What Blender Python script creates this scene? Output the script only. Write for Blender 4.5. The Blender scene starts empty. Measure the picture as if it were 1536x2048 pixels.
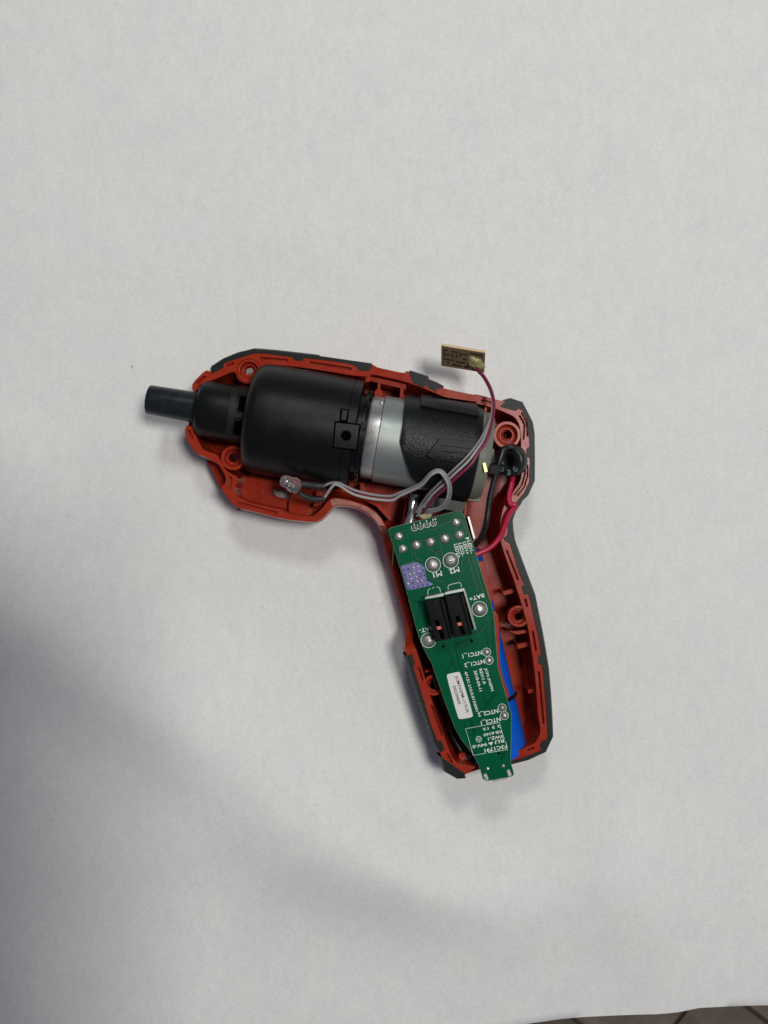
import bpy, math, random
from math import sin, cos, pi, radians, sqrt
from mathutils import Vector, noise
from mathutils.geometry import delaunay_2d_cdt

random.seed(7)
scene = bpy.context.scene
COL = scene.collection

# ------------------------------------------------------------------ camera, world, lamps
S = 0.165          # millimetres per photo pixel at table height
H = 300.0          # camera height above the paper in mm
MM = 0.001
cam_d = bpy.data.cameras.new('camera')
cam_d.sensor_fit = 'VERTICAL'
cam_d.sensor_height = 36.0
cam_d.lens = 18.0 / (1024 * S / H)
cam_d.clip_start = 0.01
cam_d.clip_end = 20
cam = bpy.data.objects.new('camera', cam_d)
cam.location = (0, 0, H * MM)
COL.objects.link(cam)
scene.camera = cam

w = bpy.data.worlds.new('World')
scene.world = w
w.use_nodes = True
bg = w.node_tree.nodes['Background']
bg.inputs[0].default_value = (0.74, 0.70, 1.0, 1)
bg.inputs[1].default_value = 0.135


def area(name, loc, target, sx, sy, power, col, spread=180):
    d = bpy.data.lights.new(name, 'AREA')
    d.shape = 'RECTANGLE'
    d.size, d.size_y = sx, sy
    d.energy = power
    d.color = col
    d.spread = radians(spread)
    o = bpy.data.objects.new(name, d)
    o.location = loc
    o.rotation_euler = (Vector(target) - Vector(loc)).to_track_quat('-Z', 'Y').to_euler()
    COL.objects.link(o)
    return o


area('ceiling_panel_lamp', (0.405, 0.10, 1.45), (0.0, 0.02, 0.0), 0.27, 0.27, 12.3, (1.0, 0.99, 0.93))
area('second_ceiling_lamp', (-0.02, 0.60, 0.82), (0, 0, 0), 0.16, 0.14, 2.15, (0.97, 1.0, 0.95))

scene.view_settings.view_transform = 'Standard'
scene.view_settings.look = 'None'
scene.view_settings.exposure = 0.0
scene.view_settings.gamma = 1.0
scene.cycles.use_denoising = True
scene.cycles.max_bounces = 8
scene.cycles.caustics_reflective = False
scene.cycles.caustics_refractive = False

# ------------------------------------------------------------------ helpers


def W(px, py, z):
    """photo pixel + height in mm -> world position in mm"""
    f = S * (H - z) / H
    return Vector(((px - 768) * f, -(py - 1024) * f, z))


def k(z):
    return S * (H - z) / H


def new_mat(name, col, rough=0.5, metal=0.0, spec=0.5, bevel=0.0, noise=0.0, nscale=2000, bump=0.0, bscale=3000,
            col2=None, coat=0.0, trans=0.0, rvar=0.0, bdetail=3, c2amt=0.5, c2scale=None):
    m = bpy.data.materials.new(name)
    m.use_nodes = True
    nt = m.node_tree
    p = nt.nodes['Principled BSDF']
    p.inputs['Base Color'].default_value = (*col, 1)
    p.inputs['Roughness'].default_value = rough
    p.inputs['Metallic'].default_value = metal
    p.inputs['Specular IOR Level'].default_value = spec
    p.inputs['Coat Weight'].default_value = coat
    p.inputs['Coat Roughness'].default_value = 0.15
    p.inputs['Transmission Weight'].default_value = trans
    tc = nt.nodes.new('ShaderNodeTexCoord')
    if col2 is not None:
        n = nt.nodes.new('ShaderNodeTexNoise')
        n.inputs['Scale'].default_value = c2scale or nscale
        n.inputs['Detail'].default_value = 4
        nt.links.new(tc.outputs['Object'], n.inputs['Vector'])
        r = nt.nodes.new('ShaderNodeValToRGB')
        r.color_ramp.elements[0].position = 0.5 - 0.18
        r.color_ramp.elements[1].position = 0.5 + 0.18
        r.color_ramp.elements[0].color = (*col, 1)
        r.color_ramp.elements[1].color = (*col2, 1)
        nt.links.new(n.outputs['Fac'], r.inputs['Fac'])
        nt.links.new(r.outputs['Color'], p.inputs['Base Color'])
    if rvar > 0:
        n = nt.nodes.new('ShaderNodeTexNoise')
        n.inputs['Scale'].default_value = 160
        n.inputs['Detail'].default_value = 6
        nt.links.new(tc.outputs['Object'], n.inputs['Vector'])
        mr = nt.nodes.new('ShaderNodeMapRange')
        mr.inputs['From Min'].default_value = 0.3
        mr.inputs['From Max'].default_value = 0.7
        mr.inputs['To Min'].default_value = max(0.02, rough - rvar)
        mr.inputs['To Max'].default_value = min(1, rough + rvar)
        nt.links.new(n.outputs['Fac'], mr.inputs['Value'])
        nt.links.new(mr.outputs['Result'], p.inputs['Roughness'])
    last = None
    if bevel > 0:
        b = nt.nodes.new('ShaderNodeBevel')
        b.samples = 4
        b.inputs['Radius'].default_value = bevel * MM
        last = b.outputs['Normal']
    if bump > 0:
        n = nt.nodes.new('ShaderNodeTexNoise')
        n.inputs['Scale'].default_value = bscale
        n.inputs['Detail'].default_value = bdetail
        nt.links.new(tc.outputs['Object'], n.inputs['Vector'])
        bp = nt.nodes.new('ShaderNodeBump')
        bp.inputs['Strength'].default_value = bump
        bp.inputs['Distance'].default_value = 0.0002
        nt.links.new(n.outputs['Fac'], bp.inputs['Height'])
        if last:
            nt.links.new(last, bp.inputs['Normal'])
        last = bp.outputs['Normal']
    if last:
        nt.links.new(last, p.inputs['Normal'])
    return m


M = {}
M['red'] = new_mat('red_plastic', (0.28, 0.022, 0.0080), 0.22, spec=0.17, bevel=0.25, bump=0.02, bscale=900, col2=(0.32, 0.029, 0.012), c2scale=260, rvar=0.07)
M['red_worn'] = new_mat('worn_red_plastic', (0.24, 0.035, 0.022), 0.42, bevel=0.25, bump=0.5, bscale=1500, col2=(0.40, 0.13, 0.09), c2scale=300)
M['rubber'] = new_mat('dark_rubber', (0.009, 0.0115, 0.012), 0.38, spec=0.14, bevel=0.25, bump=0.25, bscale=2500, col2=(0.014, 0.017, 0.018), c2scale=700)
M['black'] = new_mat('black_plastic', (0.0055, 0.0065, 0.0065), 0.34, spec=0.18, bevel=0.2, bump=0.3, bscale=4200, rvar=0.06)
M['black_fine'] = new_mat('black_plastic_fine', (0.006, 0.0075, 0.0075), 0.34, spec=0.2, bevel=0.15, bump=0.15, bscale=4000)
M['black_pad'] = new_mat('black_plastic_grey', (0.012, 0.0145, 0.014), 0.42, spec=0.2, bevel=0.12, bump=0.3, bscale=3500)
M['black_coarse'] = new_mat('black_leather_plastic', (0.005, 0.006, 0.0055), 0.34, spec=0.28, bevel=0.2, bump=0.7, bscale=2500, bdetail=2)
M['deep'] = new_mat('deep_black', (0.0015, 0.0015, 0.002), 0.8, spec=0.0)
M['switch'] = new_mat('switch_plastic', (0.0045, 0.005, 0.0055), 0.20, spec=0.14, bevel=0.15)
M['tube'] = new_mat('blackened_steel', (0.010, 0.014, 0.017), 0.28, metal=0.1, spec=0.28, bevel=0.3, bump=0.12, bscale=1200, col2=(0.018, 0.023, 0.026), c2scale=300, rvar=0.1)
M['steel'] = new_mat('brushed_steel', (0.40, 0.40, 0.39), 0.40, metal=0.8, bevel=0.2, bump=0.25, bscale=1600, col2=(0.55, 0.55, 0.54), c2scale=400, rvar=0.1)
M['zinc'] = new_mat('matte_zinc', (0.29, 0.32, 0.305), 0.46, metal=0.65, bevel=0.15, bump=0.06, bscale=1800, rvar=0.06)
M['chrome'] = new_mat('chrome', (0.74, 0.72, 0.66), 0.14, metal=1.0)
M['solder'] = new_mat('solder', (0.52, 0.51, 0.48), 0.38, metal=0.75, bump=0.35, bscale=1400, col2=(0.36, 0.35, 0.34), c2scale=900)
M['solder_dull'] = new_mat('dull_solder', (0.36, 0.35, 0.33), 0.45, metal=0.7, bump=0.5, bscale=1600, col2=(0.28, 0.27, 0.26), c2scale=1200)
M['green'] = new_mat('green_solder_mask', (0.0004, 0.084, 0.036), 0.18, spec=0.13, bevel=0.08, bump=0.05, bscale=1500, col2=(0.0005, 0.092, 0.040), c2scale=90)
M['green_dark'] = new_mat('dark_green_gap', (0.0003, 0.034, 0.017), 0.18, spec=0.13)
M['edge'] = new_mat('board_edge', (0.42, 0.40, 0.24), 0.6, bump=0.4, bscale=2500)
M['silk'] = new_mat('white_print', (0.72, 0.76, 0.70), 0.6)
M['ink'] = new_mat('black_ink', (0.02, 0.02, 0.022), 0.6)
M['label'] = new_mat('white_label', (0.66, 0.65, 0.62), 0.45, bump=0.1, bscale=1200)
M['purple'] = new_mat('exposed_copper_violet', (0.085, 0.07, 0.25), 0.38, bump=0.35, bscale=900, col2=(0.12, 0.10, 0.30), c2scale=500)
M['blue'] = new_mat('blue_shrink_wrap', (0.003, 0.105, 0.60), 0.32, spec=0.35, bump=0.12, bscale=260)
M['nylon'] = new_mat('grey_nylon', (0.17, 0.18, 0.145), 0.45, spec=0.3, bevel=0.2, bump=0.15, bscale=700)
M['brown_grey'] = new_mat('brown_grey_plastic', (0.13, 0.12, 0.115), 0.5, bevel=0.2)
M['gold'] = new_mat('brass_terminal', (0.60, 0.55, 0.20), 0.35, metal=0.3)
M['wire_black'] = new_mat('black_wire', (0.008, 0.009, 0.009), 0.36, bump=0.1, bscale=500)
M['wire_pink'] = new_mat('crimson_wire', (0.42, 0.010, 0.045), 0.36, bump=0.12, bscale=600)
M['wire_maroon'] = new_mat('maroon_wire', (0.19, 0.010, 0.045), 0.36)
M['wire_grey'] = new_mat('grey_wire', (0.23, 0.22, 0.225), 0.42, bump=0.2, bscale=500)
M['wire_white'] = new_mat('pale_grey_wire', (0.34, 0.33, 0.33), 0.42, bump=0.2, bscale=500)
M['sleeve'] = new_mat('heat_shrink', (0.012, 0.014, 0.014), 0.6, bump=0.3, bscale=900)
M['ferrite'] = new_mat('ferrite', (0.010, 0.014, 0.013), 0.38, bevel=0.4, bump=0.2, bscale=900)
M['print_grey'] = new_mat('grey_print', (0.24, 0.30, 0.31), 0.5)
M['tan'] = new_mat('tan_board_edge', (0.66, 0.50, 0.29), 0.6, bump=0.3, bscale=1500)
M['tanface'] = new_mat('tan_board_face', (0.20, 0.15, 0.085), 0.5, bump=0.2, bscale=1200, col2=(0.15, 0.11, 0.065), c2scale=400)
M['tanprint'] = new_mat('brown_board_copper', (0.055, 0.035, 0.024), 0.5)
M['resin'] = new_mat('yellow_resin', (0.50, 0.47, 0.20), 0.2, trans=0.4, bump=0.5, bscale=350, coat=0.5)
M['clear'] = new_mat('clear_lens', (0.97, 0.97, 0.96), 0.03, trans=0.90, bump=0.0, bscale=520)
M['nub'] = new_mat('red_nub', (0.62, 0.075, 0.05), 0.4, bevel=0.1)
M['grout'] = new_mat('grout', (0.045, 0.032, 0.022), 0.8, bump=0.4, bscale=300)


def tile_material():
    m = bpy.data.materials.new('brown_stone_tile')
    m.use_nodes = True
    nt = m.node_tree
    p = nt.nodes['Principled BSDF']
    p.inputs['Roughness'].default_value = 0.55
    tc = nt.nodes.new('ShaderNodeTexCoord')
    oi = nt.nodes.new('ShaderNodeObjectInfo')
    n = nt.nodes.new('ShaderNodeTexNoise')
    n.inputs['Scale'].default_value = 60
    n.inputs['Detail'].default_value = 8
    n.inputs['Roughness'].default_value = 0.7
    nt.links.new(tc.outputs['Object'], n.inputs['Vector'])
    r = nt.nodes.new('ShaderNodeValToRGB')
    r.color_ramp.elements[0].position = 0.3
    r.color_ramp.elements[1].position = 0.75
    r.color_ramp.elements[0].color = (0.085, 0.066, 0.050, 1)
    r.color_ramp.elements[1].color = (0.19, 0.155, 0.120, 1)
    nt.links.new(n.outputs['Fac'], r.inputs['Fac'])
    mx = nt.nodes.new('ShaderNodeMix')
    mx.data_type = 'RGBA'
    mx.blend_type = 'MULTIPLY'
    mx.inputs['Factor'].default_value = 1
    mr = nt.nodes.new('ShaderNodeMapRange')
    mr.inputs['To Min'].default_value = 0.75
    mr.inputs['To Max'].default_value = 1.15
    nt.links.new(oi.outputs['Random'], mr.inputs['Value'])
    nt.links.new(r.outputs['Color'], mx.inputs['A'])
    nt.links.new(mr.outputs['Result'], mx.inputs['B'])
    nt.links.new(mx.outputs['Result'], p.inputs['Base Color'])
    bp = nt.nodes.new('ShaderNodeBump')
    bp.inputs['Strength'].default_value = 0.3
    bp.inputs['Distance'].default_value = 0.001
    nt.links.new(n.outputs['Fac'], bp.inputs['Height'])
    nt.links.new(bp.outputs['Normal'], p.inputs['Normal'])
    return m


def paper_material():
    m = bpy.data.materials.new('white_kraft_paper')
    m.use_nodes = True
    nt = m.node_tree
    p = nt.nodes['Principled BSDF']
    p.inputs['Roughness'].default_value = 0.62
    p.inputs['Specular IOR Level'].default_value = 0.25
    tc = nt.nodes.new('ShaderNodeTexCoord')

    def noise_node(scale, detail, rough=0.5, stretch=None):
        n = nt.nodes.new('ShaderNodeTexNoise')
        n.inputs['Scale'].default_value = scale
        n.inputs['Detail'].default_value = detail
        n.inputs['Roughness'].default_value = rough
        if stretch:
            mp = nt.nodes.new('ShaderNodeMapping')
            mp.inputs['Scale'].default_value = stretch
            nt.links.new(tc.outputs['Object'], mp.inputs['Vector'])
            nt.links.new(mp.outputs['Vector'], n.inputs['Vector'])
        else:
            nt.links.new(tc.outputs['Object'], n.inputs['Vector'])
        return n
    a = noise_node(900, 6, 0.62)
    b = noise_node(60, 5, 0.6)
    c = noise_node(320, 4, 0.6, (1.0, 0.45, 1))
    ra = nt.nodes.new('ShaderNodeValToRGB')
    ra.color_ramp.elements[0].position = 0.30
    ra.color_ramp.elements[1].position = 0.72
    ra.color_ramp.elements[0].color = (0.715, 0.715, 0.70, 1)
    ra.color_ramp.elements[1].color = (0.80, 0.80, 0.785, 1)
    nt.links.new(a.outputs['Fac'], ra.inputs['Fac'])
    rb = nt.nodes.new('ShaderNodeValToRGB')
    rb.color_ramp.elements[0].position = 0.30
    rb.color_ramp.elements[1].position = 0.70
    rb.color_ramp.elements[0].color = (0.95, 0.955, 0.965, 1)
    rb.color_ramp.elements[1].color = (1.0, 0.995, 0.975, 1)
    nt.links.new(b.outputs['Fac'], rb.inputs['Fac'])
    rc = nt.nodes.new('ShaderNodeValToRGB')
    rc.color_ramp.elements[0].position = 0.25
    rc.color_ramp.elements[1].position = 0.60
    rc.color_ramp.elements[0].color = (0.945, 0.945, 0.95, 1)
    rc.color_ramp.elements[1].color = (1, 1, 1, 1)
    nt.links.new(c.outputs['Fac'], rc.inputs['Fac'])

    def mul(x, y):
        mx = nt.nodes.new('ShaderNodeMix')
        mx.data_type = 'RGBA'
        mx.blend_type = 'MULTIPLY'
        mx.inputs['Factor'].default_value = 1
        nt.links.new(x, mx.inputs['A'])
        nt.links.new(y, mx.inputs['B'])
        return mx.outputs['Result']
    colr = mul(mul(ra.outputs['Color'], rb.outputs['Color']), rc.outputs['Color'])
    nt.links.new(colr, p.inputs['Base Color'])
    bp = nt.nodes.new('ShaderNodeBump')
    bp.inputs['Strength'].default_value = 0.35
    bp.inputs['Distance'].default_value = 0.00025
    nt.links.new(a.outputs['Fac'], bp.inputs['Height'])
    bp2 = nt.nodes.new('ShaderNodeBump')
    bp2.inputs['Strength'].default_value = 0.12
    bp2.inputs['Distance'].default_value = 0.0012
    nt.links.new(b.outputs['Fac'], bp2.inputs['Height'])
    nt.links.new(bp.outputs['Normal'], bp2.inputs['Normal'])
    nt.links.new(bp2.outputs['Normal'], p.inputs['Normal'])
    return m


M['tile'] = tile_material()
M['paper'] = paper_material()


class MB:
    """collects vertices (mm, world) and faces for one mesh"""

    def __init__(self):
        self.v, self.f = [], []

    def add(self, vs, fs):
        n = len(self.v)
        self.v += [tuple(x) for x in vs]
        self.f += [tuple(i + n for i in f) for f in fs]

    def loop_strip(self, a, b, closed=True):
        """quads between two point lists of the same length"""
        n = len(a)
        fs = []
        for i in range(n if closed else n - 1):
            j = (i + 1) % n
            fs.append((i, j, n + j, n + i))
        self.add(list(a) + list(b), fs)

    def poly(self, outer, holes=(), z=0.0):
        """triangulated flat polygon with holes; z is a height or a function of (x, y)"""
        loops = [[Vector((p[0], p[1])) for p in outer]] + [[Vector((p[0], p[1])) for p in h] for h in holes]
        flat = [p for lp in loops for p in lp]
        edges, n0 = [], 0
        for lp in loops:
            edges += [(n0 + i, n0 + (i + 1) % len(lp)) for i in range(len(lp))]
            n0 += len(lp)
        vs, _, fs, _, _, _ = delaunay_2d_cdt(flat, edges, [], 0, 1e-6)

        def inside(p, lp):
            c = False
            for a, b in zip(lp, lp[1:] + lp[:1]):
                if (a.y > p.y) != (b.y > p.y) and p.x < (b.x - a.x) * (p.y - a.y) / (b.y - a.y) + a.x:
                    c = not c
            return c
        keep = []
        for f in fs:
            c = sum((vs[i] for i in f), Vector((0, 0))) / len(f)
            if inside(c, loops[0]) and not any(inside(c, h) for h in loops[1:]):
                keep.append(f)
        self.add([(p.x, p.y, z(p.x, p.y) if callable(z) else z) for p in vs], keep)

    def prism(self, outer, z0, z1, holes=(), bottom=True):
        """outer and holes in world mm (x, y)"""
        self.poly(outer, holes, z1)
        if bottom:
            self.poly(outer, holes, z0)
        for lp in [outer] + list(holes):
            self.loop_strip([(p[0], p[1], z0) for p in lp], [(p[0], p[1], z1) for p in lp])

    def frame_box(self, o, ax, ay, az):
        """box centred at o with half axes ax, ay, az"""
        o, ax, ay, az = map(Vector, (o, ax, ay, az))
        vs = [o + sx * ax + sy * ay + sz * az for sz in (-1, 1) for sy in (-1, 1) for sx in (-1, 1)]
        self.add(vs, [(0, 1, 3, 2), (4, 6, 7, 5), (0, 4, 5, 1), (2, 3, 7, 6), (0, 2, 6, 4), (1, 5, 7, 3)])

    def lathe(self, o, axis, prof, n=48, up=None, capa=True, capb=True, sy=1.0):
        """prof: list of (t, r) along axis from o, mm"""
        o = Vector(o)
        axis = Vector(axis).normalized()
        up = Vector(up) if up else (Vector((0, 0, 1)) if abs(axis.z) < 0.9 else Vector((1, 0, 0)))
        b = axis.cross(up).normalized()
        c = b.cross(axis).normalized()
        rings = []
        for t, r in prof:
            rings.append([o + axis * t + (b * cos(2 * pi * i / n) + c * sin(2 * pi * i / n) * sy) * r for i in range(n)])
        base = len(self.v)
        self.v += [tuple(p) for rg in rings for p in rg]
        for j in range(len(rings) - 1):
            for i in range(n):
                i2 = (i + 1) % n
                self.f.append((base + j * n + i, base + j * n + i2, base + (j + 1) * n + i2, base + (j + 1) * n + i))
        if capa:
            self.f.append(tuple(base + i for i in reversed(range(n))))
        if capb:
            self.f.append(tuple(base + (len(rings) - 1) * n + i for i in range(n)))

    def tube(self, pts, r, n=12, sub=8, smooth=True, cap=True):
        P = [Vector(p) for p in pts]
        if smooth and len(P) > 2:
            Q = []
            for i in range(len(P) - 1):
                p0 = P[i - 1] if i > 0 else P[0] * 2 - P[1]
                p1, p2 = P[i], P[i + 1]
                p3 = P[i + 2] if i + 2 < len(P) else P[-1] * 2 - P[-2]
                for s in range(sub):
                    t = s / sub
                    Q.append(0.5 * ((2 * p1) + (p2 - p0) * t + (2 * p0 - 5 * p1 + 4 * p2 - p3) * t * t + (-p0 + 3 * p1 - 3 * p2 + p3) * t ** 3))
            Q.append(P[-1])
            P = Q
        up = Vector((0.13, 0.21, 1)).normalized()
        base = len(self.v)
        m = len(P)
        for i in range(m):
            d = (P[min(i + 1, m - 1)] - P[max(i - 1, 0)])
            d = d.normalized() if d.length > 1e-9 else Vector((1, 0, 0))
            up = (up - d * up.dot(d))
            if up.length < 1e-5:
                up = d.orthogonal()
            up.normalize()
            b = d.cross(up)
            rr = r(i / (m - 1)) if callable(r) else r
            for j in range(n):
                a = 2 * pi * j / n
                self.v.append(tuple(P[i] + (b * cos(a) + up * sin(a)) * rr))
        for i in range(m - 1):
            for j in range(n):
                j2 = (j + 1) % n
                self.f.append((base + i * n + j, base + i * n + j2, base + (i + 1) * n + j2, base + (i + 1) * n + j))
        if cap:
            self.f.append(tuple(base + j for j in range(n)))
            self.f.append(tuple(base + (m - 1) * n + j for j in range(n)))

    def build(self, name, mat, parent=None, smooth=None, at=None):
        """at: world mm origin for the object; parent: object whose world origin is stored"""
        org = Vector(at) if at is not None else (Vector(parent['_o']) if parent else Vector((0, 0, 0)))
        me = bpy.data.meshes.new(name)
        me.from_pydata([tuple((Vector(p) - org) * MM) for p in self.v], [], self.f)
        import bmesh
        bm = bmesh.new()
        bm.from_mesh(me)
        bmesh.ops.remove_doubles(bm, verts=bm.verts, dist=1e-6)
        bmesh.ops.recalc_face_normals(bm, faces=bm.faces)
        bm.to_mesh(me)
        bm.free()
        me.materials.append(M[mat] if isinstance(mat, str) else mat)
        if smooth is not None:
            me.shade_smooth()
            if smooth < 180:
                try:
                    me.set_sharp_from_angle(angle=radians(smooth))
                except Exception:
                    pass
        o = bpy.data.objects.new(name, me)
        COL.objects.link(o)
        o['_o'] = list(org)
        if parent:
            o.parent = parent
            o.location = (org - Vector(parent['_o'])) * MM
        else:
            o.location = org * MM
        return o


def thing(name, label, cat, at, group=None):
    o = bpy.data.objects.new(name, None)
    o.empty_display_size = 0.005
    COL.objects.link(o)
    o.location = Vector(at) * MM
    o['_o'] = list(at)
    o['label'] = label
    o['category'] = cat
    if group:
        o['group'] = group
    return o


def pl(pts, z):
    """pixel list at height z -> world xy list"""
    return [tuple(W(x, y, z)[:2]) for x, y in pts]


def offs(pts, d, closed=True):
    """offset polyline to the left of travel (world, y up) by d with limited mitre"""
    n = len(pts)
    out = []
    for i in range(n):
        p = Vector(pts[i][:2])
        a = Vector(pts[i - 1][:2]) if (i > 0 or closed) else None
        b = Vector(pts[(i + 1) % n][:2]) if (i < n - 1 or closed) else None
        ns = []
        if a is not None and (p - a).length > 1e-9:
            t = (p - a).normalized()
            ns.append(Vector((-t.y, t.x)))
        if b is not None and (b - p).length > 1e-9:
            t = (b - p).normalized()
            ns.append(Vector((-t.y, t.x)))
        nn = sum(ns, Vector((0, 0)))
        nn = nn.normalized() if nn.length > 1e-6 else ns[0]
        c = max(0.6, nn.dot(ns[0]))
        out.append(tuple(p + nn * d / c))
    return out


def resample(pts, step, closed=False):
    P = [Vector(p[:2]) for p in pts]
    if closed:
        P.append(P[0])
    out = []
    for i in range(len(P) - 1):
        n = max(1, int((P[i + 1] - P[i]).length / step))
        for s in range(n):
            out.append(tuple(P[i].lerp(P[i + 1], s / n)))
    if not closed:
        out.append(tuple(P[-1]))
    return out


def chaikin(pts, it=1, closed=False):
    for _ in range(it):
        P = [Vector(p[:2]) for p in pts]
        n = len(P)
        out = []
        if not closed:
            out.append(tuple(P[0]))
        for i in range(n if closed else n - 1):
            a, b = P[i], P[(i + 1) % n]
            out.append(tuple(a.lerp(b, 0.2)))
            out.append(tuple(a.lerp(b, 0.8)))
        if not closed:
            out.append(tuple(P[-1]))
        pts = out
    return pts


def circle(c, r, n=32, ph=0.0):
    return [(c[0] + r * cos(2 * pi * i / n + ph), c[1] + r * sin(2 * pi * i / n + ph)) for i in range(n)]


def slot(path, wd, nseg=5):
    """rounded slot polygon round a pixel polyline"""
    P = [Vector(p) for p in path]
    r = wd / 2
    left, right = [], []
    m = len(P)
    for i in range(m):
        t = ((P[min(i + 1, m - 1)] - P[max(i - 1, 0)])).normalized()
        nn = Vector((-t.y, t.x))
        left.append(P[i] + nn * r)
        right.append(P[i] - nn * r)
    t = (P[-1] - P[-2]).normalized()
    nn = Vector((-t.y, t.x))
    endcap = [P[-1] + (nn * cos(a) + t * sin(a)) * r for a in [pi * q / (nseg + 1) for q in range(1, nseg + 1)]]
    t = (P[0] - P[1]).normalized()
    nn = Vector((-t.y, t.x))
    startcap = [P[0] + (nn * cos(a) + t * sin(a)) * r for a in [pi * q / (nseg + 1) for q in range(1, nseg + 1)]]
    return [tuple(p) for p in left + endcap + list(reversed(right)) + startcap]


# ------------------------------------------------------------------ the surface: paper, table, floor
def seg_dist(x, y, ax_, ay, bx, by):
    t = max(0.0, min(1.0, ((x - ax_) * (bx - ax_) + (y - ay) * (by - ay)) / ((bx - ax_) ** 2 + (by - ay) ** 2)))
    return math.hypot(x - ax_ - t * (bx - ax_), y - ay - t * (by - ay))


def paper_height(x, y):
    """x, y in mm; gentle bulges of the paper sheet, flat under the tool"""
    def g(cx, cy, sx, sy, rot):
        c, s = cos(rot), sin(rot)
        dx, dy = x - cx, y - cy
        u, v = dx * c + dy * s, -dx * s + dy * c
        return math.exp(-(u / sx) ** 2 - (v / sy) ** 2)
    h = 0.0
    h += 9.0 * g(-62, -70, 70, 20, radians(-33))
    h += 8.0 * g(0, -114, 66, 21, radians(-12))  # crease raised to stand in for soft shade below the handle
    h += 4.0 * g(74, -112, 46, 15, radians(-62))
    h += 3.0 * g(-120, -5, 50, 22, radians(80))
    h += 2.0 * g(-100, 130, 90, 30, radians(25))
    h += 1.2 * g(80, 130, 80, 26, radians(-18))
    h += 0.9 * g(-70, 85, 60, 10, radians(8))
    h += 0.55 * noise.noise(Vector((x * 0.022, y * 0.022, 3.1))) * 2 + 0.10 * noise.noise(Vector((x * 0.07, y * 0.05, 8.3)))
    d = min(seg_dist(x, y, -72, 37, 45, 8), seg_dist(x, y, 14, 0, 42, -78))
    f = max(0.0, min(1.0, (d - 26) / 30.0))
    return h * f * f * (3 - 2 * f) - 0.02


def paper_edge(x):
    """y (mm) of the near edge of the sheet"""
    pts = [(-260, -176), (-60, -174.5), (0, -172.6), (40, -170.4), (58, -167.6), (66, -166.9), (91, -165.6), (97, -164.9), (104, -163.6), (127, -163.1), (170, -162.6), (260, -160)]
    for (x0, y0), (x1, y1) in zip(pts, pts[1:]):
        if x0 <= x <= x1:
            t = (x - x0) / (x1 - x0)
            return y0 + (y1 - y0) * t
    return pts[-1][1]


mb = MB()
NX, NY = 150, 170
xs = [-260 + 520 * i / NX for i in range(NX + 1)]
for j in range(NY + 1):
    for x in xs:
        e = paper_edge(x)
        y = e + (290 - e) * (j / NY) ** 1.0
        z = paper_height(x, y)
        if y - e < 12:
            z -= 0.5 * (1 - (y - e) / 12) ** 2
        mb.v.append((x, y, z))
for j in range(NY):
    for i in range(NX):
        a = j * (NX + 1) + i
        mb.f.append((a, a + 1, a + NX + 2, a + NX + 1))
# turned-down lip and thickness of the sheet
lip = [(x, paper_edge(x) - 0.25, -1.0) for x in xs]
lip2 = [(x, paper_edge(x) - 0.15, -3.0) for x in xs]
mb.loop_strip([mb.v[i] for i in range(NX + 1)], lip, closed=False)
mb.loop_strip(lip, lip2, closed=False)
paper = mb.build('paper_sheet', 'paper', None, smooth=60)
paper['label'] = 'large sheet of white paper with soft bulges spread over the table under the opened tool'
paper['category'] = 'paper'

mb = MB()
tab = [(-255, -170), (-60, -170), (0, -169), (58, -164), (104, -160), (255, -157), (255, 280), (-255, 280)]
mb.prism(tab, -28, -4)
t_ = mb.build('table_top', 'brown_grey', None)
t_['kind'] = 'structure'
t_['label'] = 'table top hidden below the white paper'

# floor with square tiles laid diagonally, below the table
FZ = -150.0
fl = MB()
fl.prism([(-700, -700), (700, -700), (700, 700), (-700, 700)], FZ - 12, FZ - 1.6)
floor = fl.build('floor', 'grout', None)
floor['kind'] = 'structure'
g1 = W(1420.8, 1958.3, FZ)
d1 = (W(1352, 2048, FZ) - g1).normalized()
d2 = Vector((-d1.y, d1.x, 0))
TS = 57.0
mbt = MB()
hw = TS / 2 - 0.9
mbt.add([(-hw, -hw, -2.4), (hw, -hw, -2.4), (hw, hw, -2.4), (-hw, hw, -2.4),
         (-hw, -hw, -0.5), (hw, -hw, -0.5), (hw, hw, -0.5), (-hw, hw, -0.5),
         (-hw + .6, -hw + .6, 0), (hw - .6, -hw + .6, 0), (hw - .6, hw - .6, 0), (-hw + .6, hw - .6, 0)],
        [(0, 1, 5, 4), (1, 2, 6, 5), (2, 3, 7, 6), (3, 0, 4, 7), (4, 5, 9, 8), (5, 6, 10, 9), (6, 7, 11, 10), (7, 4, 8, 11), (8, 9, 10, 11)])
ang = math.atan2(d1.y, d1.x)
first = None
for i in range(-9, 10):
    for j in range(-9, 10):
        c = g1 + d1 * (i + 0.5) * TS + d2 * (j + 0.5) * TS
        # keep those that can show beyond the near edge of the table
        f = S * (H - FZ) / H
        px, py = 768 + c.x / f, 1024 - c.y / f
        if not (880 < px < 1700 and 1900 < py < 2250):
            continue
        if first is None:
            first = mbt.build('tile', 'tile', floor, at=(0, 0, 0))
            o = first
        else:
            o = first.copy()
            COL.objects.link(o)
            o.parent = floor
        o.location = (c.x * MM, c.y * MM, FZ * MM)
        o.rotation_euler = (0, 0, ang)

# ------------------------------------------------------------------ the red housing half
ZR = 19.0
hs = thing('housing_shell', 'opened red plastic pistol-shaped tool housing half with dark rubber grips lying on the white paper', 'tool housing', (0, 0, 0))

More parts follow.
